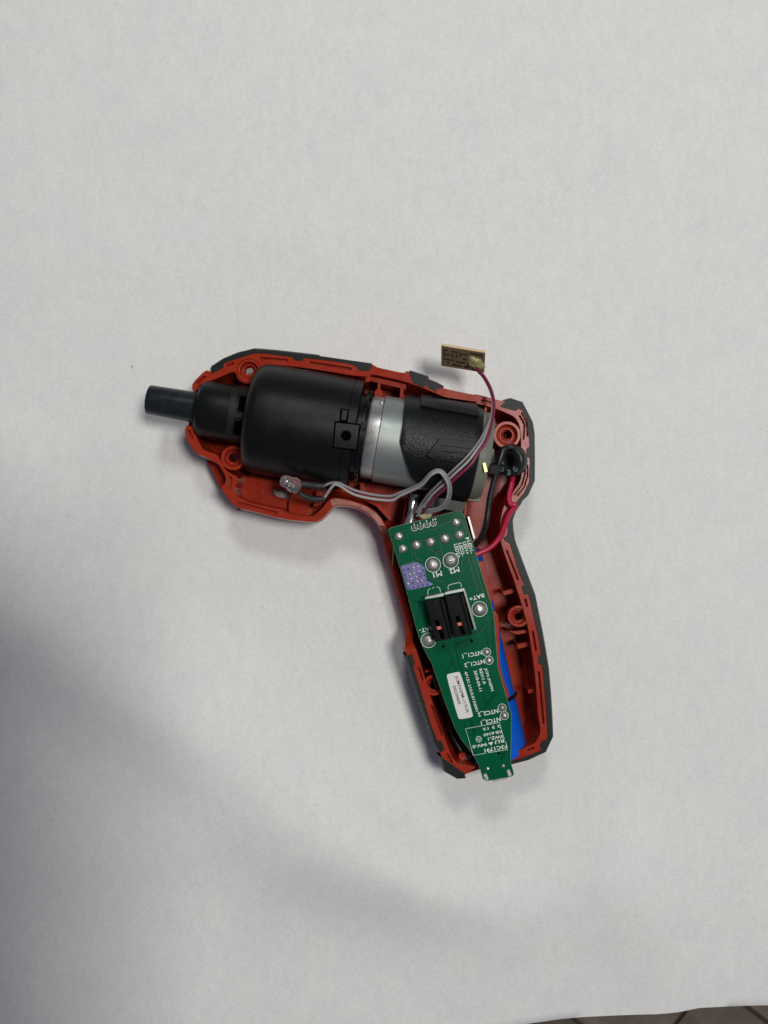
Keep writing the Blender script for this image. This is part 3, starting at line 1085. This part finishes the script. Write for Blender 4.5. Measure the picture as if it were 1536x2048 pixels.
def lettering(s, origin, udir, vdir, length, cap, mat, parent, bold=True):
    """text centred vertically on the line origin + udir*length (world mm)"""
    vs, fs = text_mesh(s, bold)
    x0, x1 = min(v.x for v in vs), max(v.x for v in vs)
    y0, y1 = 0.0, 0.70
    mb = MB()
    mb.add([Vector(origin) + Vector(udir) * ((v.x - x0) / (x1 - x0) * length) + Vector(vdir) * ((v.y - 0.35) / 0.70 * cap) for v in vs], fs)
    o = mb.build('lettering', mat, parent)
    return o


e1 = fd.cross(Vector((0, 1, 0))).normalized() * -1
e2 = fd.cross(e1).normalized()
if e2.y < 0:
    e2 = -e2
if e1.x < 0:
    e1 = -e1
for ch, a in (('0', 225), ('3', 268), ('G', 312)):
    a = radians(a)
    c = fr_at + fd * (hh + 0.03) + (e1 * cos(a) + e2 * sin(a)) * 3.45
    rad = (e1 * cos(a) + e2 * sin(a))
    tan = (-e1 * sin(a) + e2 * cos(a))
    lettering(ch, c - tan * 0.65, tan, -rad, 1.3, 1.6, 'print_grey', fr)

# ------------------------------------------------------------------ battery
ba0, ba1 = W(905, 1106, 11.8), W(1000, 1512, 11.8)
bt = thing('battery_cell', 'blue wrapped cylindrical battery cell lying in the handle below the green board', 'battery', tuple(ba0))
mb = MB()
d = (ba1 - ba0)
Lb = d.length
mb.lathe(ba0, d, [(0, 6.5), (0.2, 8.2), (1.0, 9.0), (Lb - 1.2, 9.0), (Lb - 0.4, 8.6), (Lb, 7.8), (Lb + 0.05, 6.3), (Lb - 0.5, 6.2)], 64)
mb.build('shrink_wrap', 'blue', bt, smooth=40)
mb = MB()
mb.lathe(ba0 + d.normalized() * (Lb * 0.713), d, [(0, 8.8), (0.1, 9.5), (0.5, 9.9), (1.1, 9.5), (1.2, 8.8)], 64, capa=False, capb=False)
mb.build('retaining_band', 'wire_black', bt, smooth=60)
# loose black wire loop left of the board
lw = thing('black_battery_lead', 'short black wire curving beside the lower left edge of the green board', 'wire', tuple(W(872, 1350, 12)))
mb = MB()
mb.tube([W(905, 1330, 15), W(885, 1325, 17), W(871, 1335, 18), W(869, 1352, 18), W(874, 1370, 17), W(884, 1392, 16), W(895, 1420, 14), W(905, 1470, 12), W(935, 1520, 12), W(950, 1526, 12)], 0.85, 12)
mb.build('insulation', 'wire_black', lw, smooth=60)
prism_part('locating_block', [(880, 1380), (893, 1390), (915, 1452), (945, 1500), (952, 1522), (940, 1520), (915, 1480)], 3.2, 13.0, 'black_fine', parent=hs)

# ------------------------------------------------------------------ green circuit board
ZB = 22.6          # top face
TB = 1.5
cb_at = W(900, 1290, ZB - TB)
cb = thing('circuit_board', 'long green circuit board with two black push switches lying over the handle', 'circuit board', tuple(cb_at))
bpx = [(777, 1061), (777.8, 1058.5), (782, 1055.5), (917, 1021.3), (921, 1022.2), (928, 1029.5), (988, 1228), (990.3, 1262), (996, 1336), (1010, 1384), (1023, 1431), (1022, 1480), (1021, 1523), (1027.5, 1546), (1026.5, 1550.5), (1023, 1553),
       (973, 1562), (966, 1558), (959, 1532), (946, 1508), (925, 1482), (910, 1456), (886, 1392), (864, 1327), (850, 1302), (840, 1279), (834, 1261), (805, 1152)]
mb = MB()
P = pl(bpx, ZB)
mb.poly(P, (), ZB)
mb.poly(P, (), ZB - TB)
mb.loop_strip([(p[0], p[1], ZB) for p in P], [(p[0], p[1], ZB - 0.12) for p in P])
sub = mb.build('solder_mask', 'green', cb)
mb = MB()
P2 = offs(P, 0.06)
mb.prism(P2, ZB - TB + 0.02, ZB - 0.10)
mb.build('board_core', 'edge', cb)


def ribbon(mb, path, wd, z, closed=False):
    """flat ribbon in px"""
    P = [Vector(p) for p in path]
    n = len(P)
    Lp, Rp = [], []
    for i in range(n):
        a = P[i - 1] if (i > 0 or closed) else P[i]
        b = P[(i + 1) % n] if (i < n - 1 or closed) else P[i]
        t = (b - a).normalized()
        nn = Vector((-t.y, t.x)) * wd / 2
        Lp.append(W(P[i].x + nn.x, P[i].y + nn.y, z))
        Rp.append(W(P[i].x - nn.x, P[i].y - nn.y, z))
    mb.loop_strip(Lp, Rp, closed)


# darker gaps in the copper under the mask
traces = [
    [(784, 1130), (787, 1072), (790, 1064), (816, 1058), (823, 1063), (830, 1066), (872, 1056), (880, 1048), (917, 1036), (924, 1040), (932, 1066)],
    [(794, 1084), (799, 1118), (805, 1124), (824, 1121), (836, 1117), (848, 1124), (852, 1130)],
    [(821, 1118), (824, 1112), (820, 1090), (826, 1082), (848, 1078)],
    [(828, 1098), (830, 1112), (848, 1124)], [(848, 1078), (893, 1066), (903, 1072), (909, 1090)],
    [(851, 1091), (869, 1104), (881, 1100)], [(878, 1080), (884, 1110), (886, 1140), (880, 1150)], [(869, 1104), (880, 1117)],
    [(854, 1146), (860, 1156), (884, 1162), (893, 1172)], [(918, 1152), (916, 1162)], [(922, 1120), (924, 1140), (919, 1150)],
    [(935, 1115), (955, 1180)], [(944, 1110), (972, 1205), (975, 1240)], [(976, 1243), (956, 1266), (950, 1270), (948, 1274)],
    [(970, 1258), (978, 1300)], [(887, 1285), (890, 1300), (902, 1310), (911, 1344)], [(943, 1278), (915, 1284), (911, 1296), (918, 1330), (925, 1340)],
    [(892, 1344), (905, 1326), (900, 1318)], [(970, 1420), (992, 1388)], [(966, 1418), (988, 1386)], [(940, 1440), (948, 1470)], [(943, 1439), (951, 1469)],
    [(1008, 1500), (1009, 1512), (1003, 1520)], [(1003, 1500), (1005, 1512), (1000, 1520)], [(928, 1444), (936, 1480), (946, 1500)], [(815, 1192), (822, 1200), (850, 1206)],
    [(866, 1210), (852, 1240)], [(838, 1200), (836, 1240)], [(905, 1290), (930, 1284)], [(985, 1240), (986, 1300)], [(952, 1346), (972, 1410)], [(960, 1150), (970, 1180)],
]
mb = MB()
for t in traces:
    ribbon(mb, t, 1.5, ZB + 0.015)
mb.build('copper_gap', 'green_dark', cb)
mb = MB()
for t in traces[:14]:
    ribbon(mb, [(x + 0.9, y + 0.9) for x, y in t], 0.5, ZB + 0.02)
mb.build('copper_edge', new_mat('mask_ridge', (0.004, 0.12, 0.056), 0.35), cb)


# exposed violet copper with its vias
mb = MB()
pur = [(801.5, 1134), (803, 1131), (831, 1124), (834.5, 1124), (848, 1132.5), (851, 1147), (854.6, 1161), (866, 1167.8), (865, 1169.8), (818.8, 1180.6), (815, 1178.5)]
mb.prism(pl(pur, ZB), ZB - 0.02, ZB + 0.03)
mb.build('exposed_pad', 'purple', cb)
vias = [(347, 730), (415, 715), (485, 700), (548, 685), (620, 672), (637, 738), (565, 757), (500, 780), (433, 795), (370, 805), (385, 870), (450, 865), (525, 832), (590, 822), (657, 805), (677, 875), (605, 888), (540, 900), (475, 920), (405, 935), (432, 1000), (492, 990), (560, 970), (632, 955), (700, 940)]
fat = {2, 3, 6, 7, 8, 11, 12, 16, 17, 19}
via_m = None
for i_, (x, y) in enumerate(vias):
    px, py = 760 + x / 7.317, 1040 + y / 7.317
    q = W(px, py, ZB)
    mb = MB()
    R_ = 2.6 if i_ in fat else 1.9
    mb.lathe((q.x, q.y, ZB), (0, 0, 1), [(0.0, R_ * k(ZB)), (0.09, R_ * 0.8 * k(ZB)), (0.10, 1.15 * k(ZB)), (0.03, 1.0 * k(ZB))], 14, capa=False, capb=False)
    v_ = mb.build('via', 'solder' if i_ in fat else 'purple', cb, smooth=50, at=q)
    mb = MB()
    mb.lathe((q.x, q.y, ZB), (0, 0, 1), [(0.0, 1.15 * k(ZB)), (0.045, 1.1 * k(ZB))], 12)
    mb.build('via_hole', 'deep', v_, at=q)


# solder joints
def ring_print(px, py, r, wd=1.1):
    mb = MB()
    c = [(px + r * cos(2 * pi * i / 40), py + r * sin(2 * pi * i / 40)) for i in range(40)]
    ribbon(mb, c, wd, ZB + 0.03, True)
    return mb.build('printed_ring', 'silk', cb, at=W(px, py, ZB))


def solder(px, py, r, mat='solder', h=0.55, pin=True, pinr=0.28):
    q = W(px, py, ZB)
    rr = r * k(ZB)
    mb = MB()
    n = 28
    prof = [(0.0, 1.0), (0.18, 0.985), (0.45, 0.90), (0.72, 0.72), (0.9, 0.5), (1.0, 0.26)]
    rings = []
    ph = random.random() * 6
    for t, s in prof:
        rings.append([(q.x + rr * s * cos(2 * pi * i / n) * (1 + 0.035 * sin(3 * 2 * pi * i / n + ph)), q.y + rr * s * sin(2 * pi * i / n) * (1 + 0.04 * sin(2 * 2 * pi * i / n + ph)),
                       ZB + t * h * rr * (1 + 0.06 * cos(2 * pi * i / n + ph))) for i in range(n)])
    for a, b in zip(rings, rings[1:]):
        mb.loop_strip(a, b)
    mb.v.append((q.x, q.y, ZB + h * rr * 1.03))
    top = len(mb.v) - 1
    base = top - n
    for i in range(n):
        mb.f.append((base + i, base + (i + 1) % n, top))
    o = mb.build('solder_joint', mat, cb, smooth=180, at=q)
    if pin:
        mb = MB()
        mb.lathe((q.x - 0.1, q.y - 0.1, ZB + h * rr * 0.8), (0.05, 0, 1), [(0, pinr), (0.30, pinr), (0.38, pinr * 0.6)], 12)
        mb.build('pin', 'chrome', o, smooth=40, at=q)
    return o


for x, y, r in ((798, 1072.5, 8.8), (805.5, 1097.5, 9.2), (833.3, 1090, 9.5), (861.3, 1084, 9.7), (890, 1077, 9.9), (912.6, 1044.5, 9.2), (919, 1069.5, 9.9)):
    solder(x, y, r)
for x, y, r, rg in ((866, 1129.4, 12.9, 15.0), (901.5, 1121, 12.9, 15.3)):
    solder(x, y, r, 'solder_dull', 0.42, True, 0.35)
    ring_print(x, y, rg)
for x, y, r, rg in ((959, 1218, 13.4, 15.2), (857, 1280.5, 12.8, 14.8)):
    solder(x, y, r, 'solder', 0.62, False)
    ring_print(x, y, rg)
for x, y, m_ in ((973.4, 1304.3, 'solder'), (978.3, 1320.6, 'solder'), (1004.3, 1416, 'solder_dull'), (1008.7, 1431, 'solder')):
    solder(x, y, 6.8, m_, 0.75, False)
    ring_print(x, y, 8.2, 0.9)
# header pads with the four thin wires
for x, y in ((829, 1055.5), (841, 1052.5), (854, 1049), (866.6, 1046)):
    solder(x, y, 4.6, 'solder', 0.8, False)
    mb = MB()
    mb.tube([W(x, y, ZB + 0.3), W(x - 1.0, y - 5.5, ZB + 0.55), W(x - 1.6, y - 8, ZB + 0.45)], 0.34, 8, 4)
    mb.build('wire_end', 'solder', cb, smooth=60)
    mb = MB()
    c = [(x + 6.2 * cos(a), y + 6.2 * sin(a)) for a in [radians(-35 + 250 * i / 24) for i in range(25)]]
    ribbon(mb, c, 0.9, ZB + 0.03)
    mb.build('printed_ring', 'silk', cb)

# white print
mb = MB()
lines = [
    ([(856.8, 1192), (855.3, 1184), (857, 1179), (861, 1177)], 1.0), ([(864.5, 1176), (869, 1175)], 1.0), ([(873, 1174), (877.5, 1174.2), (879.5, 1177), (882, 1187)], 1.0),
    ([(897.5, 1184), (895.8, 1175), (897.8, 1170.3), (901, 1169), (917, 1165.2), (920.5, 1165.8), (922, 1168.5), (924, 1178)], 1.0),
    ([(1003, 1461), (999.5, 1445), (931, 1457.5), (946.7, 1510.8), (972, 1506.3)], 0.9), ([(976, 1505.6), (1015.5, 1499), (1011, 1483)], 0.9), ([(1009, 1479), (1003, 1461)], 0.7),
    ([(932.5, 1270), (941, 1268)], 0.8),
]
for p, wd in lines:
    ribbon(mb, p, wd, ZB + 0.03)
for tri in ([(929.5, 1076), (938.5, 1074), (936.5, 1079.5)], [(868, 1037.5), (873, 1036.5), (871, 1041)], [(976, 1485.5), (986, 1483.5), (982.5, 1491)]):
    mb.poly(pl(tri, ZB), (), ZB + 0.03)
c = [(957.6 + 5.4 * cos(2 * pi * i / 24), 1478.3 + 5.4 * sin(2 * pi * i / 24)) for i in range(24)]
ribbon(mb, c, 1.0, ZB + 0.03, True)
ribbon(mb, [(953, 1479.5), (962.5, 1477)], 1.0, ZB + 0.033)
ribbon(mb, [(956.4, 1474), (957.2, 1477)], 0.9, ZB + 0.036)
ribbon(mb, [(958.3, 1480), (959, 1483)], 0.9, ZB + 0.036)
mb.build('printed_lines', 'silk', cb)


def board_text(s, a, b, cap, mat='silk', z=None, parent=cb, bold=True):
    z = ZB + 0.035 if z is None else z
    pa, pb = W(a[0], a[1], z), W(b[0], b[1], z)
    u = (pb - pa)
    Ln = u.length
    u.normalize()
    v = Vector((-u.y, u.x, 0))
    return lettering(s, pa, u, v, Ln, cap * k(z), mat, parent, bold)


board_text('BAT+', (968, 1190.5), (939, 1198.5), 8, bold=True)
board_text('BAT-', (866, 1256), (838.5, 1262), 8)
board_text('M1', (883.5, 1146.5), (866.5, 1151), 10, bold=True)
board_text('M2', (918.5, 1138.5), (899, 1143.5), 10, bold=True)
board_text('LED1-', (937.5, 1081), (944.5, 1107), 7)
board_text('LED1+', (928.8, 1083.5), (935.5, 1108), 7)
board_text('LED2-', (919.8, 1086), (927, 1112), 7)
board_text('LED2+', (911, 1088), (918.5, 1115), 7)
board_text('NTC1_1', (964, 1305), (925, 1313), 8)
board_text('NTC1_2', (969, 1322.5), (929, 1331.5), 8)
board_text('NTC2_2', (996, 1421.5), (956, 1430), 8)
board_text('NTC2_1', (1001, 1438), (962, 1446.5), 8)
board_text('47131.210.0.0132001', (931, 1343), (954.6, 1423), 5.2)
board_text('2018-04-11', (950, 1341), (961.8, 1382.5), 5.8)
board_text('REV:1.0', (960.7, 1337.5), (969.3, 1367.5), 5.8)
board_text('JCM-3V6PM', (971.3, 1336), (985, 1381.6), 5.2)
board_text('2 3 12', (1001, 1452), (966, 1459), 5.0)
board_text('KB-6160', (1004, 1463), (967, 1470.5), 5.4)
board_text('SWZ-1', (1006, 1472.5), (976, 1478), 6.0)
board_text('94V-0', (974, 1488.5), (945, 1494), 6.2)
board_text('RU', (1008, 1481), (990, 1485), 7.0)
board_text('F3C1791', (1014, 1492.5), (969, 1501.5), 7.4)

st_px = [(893, 1352), (895.5, 1348), (917, 1343.3), (921, 1346), (946.5, 1430), (943.5, 1434.5), (921, 1438.5), (916, 1436)]
st = prism_part('sticker', st_px, ZB + 0.01, ZB + 0.09, 'label', parent=cb, it=1, zt=ZB)
board_text('JCM3V6PM-117UA', (912.6, 1351.5), (936, 1425.5), 5.8, 'ink', ZB + 0.11, st, bold=True)
board_text('20230409', (908, 1371), (919, 1408), 5.8, 'ink', ZB + 0.11, st, bold=True)

for x, y, r in ((886, 1293, 2.6), (943, 1282, 3.2), (997.6, 1507, 2.6)):
    q = W(x, y, ZB)
    mb = MB()
    mb.lathe((q.x, q.y, ZB), (0, 0, 1), [(0, r * k(ZB)), (0.03, r * k(ZB))], 16)
    mb.build('drill_hole', 'deep', cb, at=q)
for x, y in ((975.7, 1537.3), (1006.8, 1532)):
    solder(x, y, 3.6, 'solder', 0.5, False)
for x, y in ((972, 1553.5), (1018.3, 1545.5)):
    mb = MB()
    mb.prism(pl(slot([(x - 1.3, y - 3.4), (x + 1.3, y + 3.4)], 7), ZB), ZB, ZB + 0.14)
    o_ = mb.build('solder_slot', 'solder_dull', cb)
    mb = MB()
    mb.prism(pl(slot([(x - 1.0, y - 2.6), (x + 1.0, y + 2.6)], 3), ZB), ZB, ZB + 0.26)
    mb.build('solder_fill', 'solder', o_)
for px in ([(984, 1558), (1000, 1555), (1001, 1561), (985, 1563.5)], [(1002.5, 1555), (1015, 1552.5), (1016, 1557.5), (1003.5, 1560)]):
    prism_part('charging_port_tab', px, ZB - TB - 2.2, ZB - TB - 0.05, 'zinc', parent=cb)
prism_part('charging_port', [(970, 1530), (1010, 1523), (1016, 1549), (977, 1557)], ZB - TB - 3.0, ZB - TB - 0.08, 'zinc', parent=cb)
# metal parts hanging under the board
mb = MB()
c0, c1 = W(832, 989, 17.4), W(819, 1046, 17.8)
mb.lathe(c0, c1 - c0, [(0, 1.9), (0.1, 2.3), (0.4, 2.5), ((c1 - c0).length + 4, 2.5)], 40)
mb.build('metal_can', 'chrome', cb, smooth=40)
prism_part('metal_frame', [(812, 1005), (820, 1000), (812, 1046), (806, 1046)], 12, 17.5, 'steel', parent=cb)
prism_part('connector_shell', [(915, 1042), (931.5, 1035.5), (935.5, 1035), (947, 1077), (945, 1083), (925, 1088)], 15, 18.6, 'deep', parent=cb)
prism_part('connector_edge', [(935, 1034), (938.5, 1033), (950.5, 1076), (947, 1078)], 14, 20.3, 'chrome', parent=cb)
prism_part('flux_residue', [(843, 1012), (852, 1010), (866, 1022), (862, 1035), (845, 1038), (836, 1030)], 18.5, ZB - TB + 0.6, 'resin', parent=cb, it=2)

# push switches
ZS = 29.0


def push_switch(body, plate, slot_path, nub, strip, side):
    mb = MB()
    bt_ = pl(body, ZS - 0.9)
    mb.prism(bt_, ZB + 0.02, ZS - 0.9)
    b = mb.build('push_switch', 'switch', cb)
    hole = pl(slot(slot_path, 8.5), ZS)
    mb = MB()
    mb.prism(pl(plate, ZS), ZS - 0.9 + 0.02, ZS, [hole])
    mb.build('rocker_plate', 'switch', b)
    mb = MB()
    mb.poly(hole, (), ZS - 0.86)
    mb.build('slot_floor', 'deep', b)
    mb = MB()
    mb.prism(pl(nub, ZS), ZS - 0.8, ZS - 0.18)
    mb.build('nub', 'nub', b)
    # grey metal strip behind
    mb = MB()
    mb.prism(pl(strip, ZS - 2), ZB + 0.03, ZS - 2.0)
    mb.build('metal_strip', 'zinc', b)
    return b


s1 = push_switch([(850, 1204), (887.5, 1198), (904, 1276), (871, 1284)], [(850.5, 1203.5), (853, 1202), (869, 1200.8), (871.5, 1202.5), (898, 1274), (895, 1277), (873, 1281.5), (870, 1279)],
                 [(874, 1244), (885, 1274)], [(871.8, 1254), (881.8, 1252), (883, 1258.5), (873, 1260.5)], [(851.5, 1194), (888, 1185.8), (886.8, 1192.5), (849.5, 1198.5)], False)
s2 = push_switch([(889, 1194.5), (926, 1187), (945.5, 1268.5), (908, 1275.5)], [(890.5, 1195), (893, 1193.2), (908, 1191.8), (910.5, 1193.5), (938, 1267), (935.5, 1269.5), (914, 1273.5), (911, 1271)],
                 [(915, 1236), (926, 1266)], [(913.4, 1246.2), (922.8, 1244.3), (924, 1250.8), (914.5, 1252.7)], [(890.5, 1184.2), (928.5, 1176.2), (928, 1182), (888.5, 1190)], True)
# bright bent side of the bracket
mb = MB()
mb.prism(pl([(926.5, 1180), (929.5, 1177.5), (953, 1257), (949.5, 1261)], ZS - 2.5), ZB + 0.03, ZS - 2.5)
mb.build('metal_side', 'chrome', s2)
for sx, pp in ((s1, [(893.5, 1199), (902.5, 1275.2)]), (s2, [(935, 1230), (942, 1267)])):
    pass
for b_, path in ((s1, [(880, 1200.5), (899.5, 1276)]), (s2, [(919.5, 1190), (941, 1268)])):
    mb = MB()
    ribbon(mb, path, 2.2, ZS - 0.86)
    mb.build('switch_channel', 'deep', b_)

# ------------------------------------------------------------------ clear lamp with two grey wires
ld_at = W(588, 970, 28)
ld = thing('clear_led_lamp', 'clear round-nosed LED on two black sleeved grey wires resting beside the black gearbox', 'LED lamp', tuple(ld_at))
da = (W(600, 976, 27.5) - W(570, 960.5, 29.5)).normalized()
p0 = W(561, 957, 29.7)
mb = MB()
mb.lathe(p0, da, [(0.0, 0.15), (0.08, 0.7), (0.35, 1.2), (0.8, 1.65), (1.4, 1.9), (3.0, 1.96), (3.4, 1.98)], 32)
mb.build('lens', 'clear', ld, smooth=60)
mb = MB()
mb.lathe(p0 + da * 3.4, da, [(0, 1.98), (0.1, 2.3), (1.2, 2.35), (2.6, 2.2), (3.0, 1.8)], 32)
mb.build('flange', 'clear', ld, smooth=40)
mb = MB()
mb.lathe(p0 + da * 1.5, da, [(0, 0.35), (0.5, 0.75), (0.55, 0.2), (0.7, 0.2), (3.3, 0.25)], 16)
mb.build('die_cup', 'chrome', ld, smooth=40)
mb = MB()
mb.tube([W(600, 968, 27), W(612, 969, 27), W(630, 971.5, 26), W(649, 973, 25.5)], 1.12, 12)
mb.build('sleeve', 'sleeve', ld, smooth=60)
mb = MB()
mb.tube([W(598, 986, 26.5), W(610, 993, 26), W(628, 998, 25), W(650, 998.5, 24.5)], 0.86, 12)
mb.build('sleeve', 'sleeve', ld, smooth=60)
mb = MB()
mb.tube([W(646, 973, 25.5), W(660, 966.5, 26), W(676, 965.5, 26.5), W(690, 972, 26.5), W(708, 980, 26.5), W(729, 986, 26), W(757, 991, 26), W(782, 992, 26.5), W(798, 986, 27.5), W(818, 978, 29), W(842, 966, 32), W(860, 947, 35.2), W(877, 939.5, 36), W(891, 949, 36), W(901, 972, 34.5), W(899, 998, 31), W(885, 1017, 27.5), W(860, 1024, 24.5), W(843, 1022, 22.8), W(834, 1032, 21.5)], 0.42, 12)
mb.build('wire', 'wire_grey', ld, smooth=60)
mb = MB()
mb.tube([W(647, 998, 24.5), W(652, 991, 25.2), W(662, 976, 27), W(670, 969, 27.6), W(680, 972, 27), W(695, 982, 26), W(712, 990, 25.5), W(735, 996, 25.5), W(765, 1000, 25.6), W(786, 1000, 26.3), W(800, 991.5, 27.5), W(820, 982.5, 29.3), W(844, 970, 32.4), W(861, 951, 35.6), W(877, 944, 36.5), W(888, 953, 36.4), W(896.5, 973, 34.5), W(894, 997, 31), W(881, 1013, 27), W(860, 1019, 24), W(848, 1019, 22.8), W(842, 1030, 21.3)], 0.42, 12)
mb.build('wire', 'wire_white', ld, smooth=60)

# ------------------------------------------------------------------ tan lamp board with its ribbon of wires
tl = W(882.5, 691, 25)
tr = W(970.6, 705.5, 25)
tb_at = (tl + tr) / 2
tb = thing('tan_lamp_board', 'small tan circuit board on edge above the motor with maroon and grey wires', 'circuit board', tuple(tb_at))
u = (tr - tl).normalized()
th = radians(53)
wv = (Vector((0.05, -cos(th), -sin(th)))).normalized()
nv = u.cross(wv) * 1.0
if nv.z < 0:
    nv = -nv
Lt = (tr - tl).length
Wd = 8.4
th_ = 0.95
mb = MB()
c = tl + u * Lt / 2 + wv * Wd / 2 - nv * th_ / 2
# shift so that the far top edge of the slab is the traced line
mb.frame_box(c - Vector((0, 0, 0)), u * Lt / 2, wv * Wd / 2, nv * (th_ / 2))
mb.build('board', 'tan', tb)
mb = MB()
c = tl + u * Lt / 2 + wv * Wd / 2 + nv * 0.03
mb.frame_box(c, u * (Lt / 2 - 0.05), wv * (Wd / 2 - 0.1), nv * 0.03)
mb.build('board_face', 'tanface', tb)


def on_face(a, b, h=0.08):
    return tl + u * (a * Lt) + wv * (b * Wd) + nv * h


mb = MB()
for a0, a1, b0, b1 in ((0.05, 0.16, 0.14, 0.22), (0.05, 0.08, 0.22, 0.5), (0.10, 0.20, 0.33, 0.42), (0.22, 0.40, 0.16, 0.24), (0.24, 0.28, 0.3, 0.5), (0.33, 0.37, 0.28, 0.48), (0.42, 0.62, 0.20, 0.28), (0.42, 0.46, 0.3, 0.42), (0.5, 0.58, 0.42, 0.52),
                       (0.66, 0.95, 0.10, 0.20), (0.05, 0.30, 0.58, 0.66), (0.14, 0.18, 0.7, 0.84), (0.34, 0.55, 0.62, 0.72), (0.25, 0.48, 0.8, 0.9), (0.52, 0.62, 0.78, 0.92)):
    mb.add([on_face(a0, b0), on_face(a1, b0), on_face(a1, b1), on_face(a0, b1)], [(0, 1, 2, 3)])
mb.build('copper_print', 'tanprint', tb)
# resin blob
mb = MB()
rc = on_face(0.80, 0.58, 0.0)
nlat, nlon = 10, 20
gridp = []
for j in range(nlat + 1):
    f_ = j / nlat * pi / 2
    for i in range(nlon):
        a = 2 * pi * i / nlon
        rr = 1 + 0.16 * sin(2 * a + 0.6) + 0.1 * sin(5 * a)
        gridp.append(rc + u * (cos(a) * cos(f_) * 2.5 * rr) + wv * (sin(a) * cos(f_) * 2.7 * rr) + nv * (sin(f_) * 1.3 + 0.12 * sin(3 * a)))
mb.v = [tuple(p) for p in gridp]
for j in range(nlat):
    for i in range(nlon):
        i2 = (i + 1) % nlon
        mb.f.append((j * nlon + i, j * nlon + i2, (j + 1) * nlon + i2, (j + 1) * nlon + i))
mb.build('resin_blob', 'resin', tb, smooth=180)
zz = [20.5, 21.5, 23, 25, 27, 29.5, 32, 34.2, 35.6, 36, 35.2, 33, 29.5, 26, 22.6]
mar = [(950, 731), (958, 742), (968, 753), (980, 774), (987, 797), (987.5, 821), (982.5, 850), (972, 880), (957, 905), (941, 929), (915, 953), (891, 976), (869.5, 995.5), (855, 1014), (845, 1026)]
gr1 = [(949, 732), (956.5, 743), (966.5, 754), (978, 775), (984.5, 797), (984.5, 821), (979, 849), (968, 878), (952.5, 901), (935.5, 923), (910, 947), (886, 970), (864, 990), (850, 1008), (838, 1022)]
gr2 = [(950, 732), (957.5, 743), (967.5, 754), (979.5, 775), (986.5, 797), (986, 821), (977.5, 846), (963, 875), (947, 898), (929.5, 918), (904.5, 942), (880, 965), (859, 986), (846, 1003), (833, 1024)]
for pth, m_, dz, rr in ((mar, 'wire_maroon', 0.35, 0.46), (gr1, 'wire_white', -0.25, 0.40), (gr2, 'wire_grey', -0.7, 0.40)):
    mb = MB()
    mb.tube([W(x, y, z + (dz if 0 < i_ < 14 else 0)) for i_, ((x, y), z) in enumerate(zip(pth, zz))], rr, 12)
    mb.build('wire', m_, tb, smooth=60)

# ------------------------------------------------------------------ the phone that takes the picture, held level above the table
PX0, PX1, PY0, PY1 = -76.0, 9.0, -164.0, 12.0
ph = thing('phone', '', '', (-30, -70, 306))
for key in ('label', 'category'):
    del ph[key]
ph['kind'] = 'structure'


def rounded(x0, x1, y0, y1, r_, n=6):
    pts = []
    for cx, cy, a0 in ((x1 - r_, y1 - r_, 0), (x0 + r_, y1 - r_, 90), (x0 + r_, y0 + r_, 180), (x1 - r_, y0 + r_, 270)):
        pts += [(cx + r_ * cos(radians(a0 + 90 * q / n)), cy + r_ * sin(radians(a0 + 90 * q / n))) for q in range(n + 1)]
    return pts


mb = MB()
mb.prism(rounded(PX0, PX1, PY0, PY1, 11), 306, 313.5)
mb.build('body', 'black_fine', ph)
mb = MB()
mb.prism(rounded(PX0 + 3, PX1 - 3, PY0 + 3, PY1 - 3, 8), 313.6, 314.2)
mb.build('screen', 'deep', ph)
mb = MB()
mb.prism(rounded(-30, 7, -27, 9, 8), 303.5, 305.9)
mb.build('camera_bump', 'black_fine', ph)
for lx, ly in ((0, 0), (0, -18), (-18, -9)):
    mb = MB()
    mb.lathe((lx, ly, 301.8), (0, 0, 1), [(0, 5.4), (0.2, 6.2), (1.7, 6.4)], 32)
    mb.build('lens_ring', 'zinc', ph, smooth=30)

# specks of dust on the paper
mb = MB()
rng = random.Random(4)
for i_ in range(60):
    x, y = rng.uniform(-125, 125), rng.uniform(-160, 168)
    z = paper_height(x, y)
    r_ = rng.choice([0.06, 0.08, 0.1, 0.14])
    if i_ == 0:
        x, y, r_ = -82.9, 47.9, 0.22
    mb.lathe((x, y, z - 0.02), (0, 0, 1), [(0, r_), (r_ * 0.9, r_ * 0.7), (r_ * 1.2, r_ * 0.2)], 6)
du = mb.build('dust', 'brown_grey', None, smooth=60)
du['kind'] = 'stuff'
du['label'] = 'tiny dark specks of dust scattered over the white paper'

for o in bpy.data.objects:
    if '_o' in o:
        del o['_o']
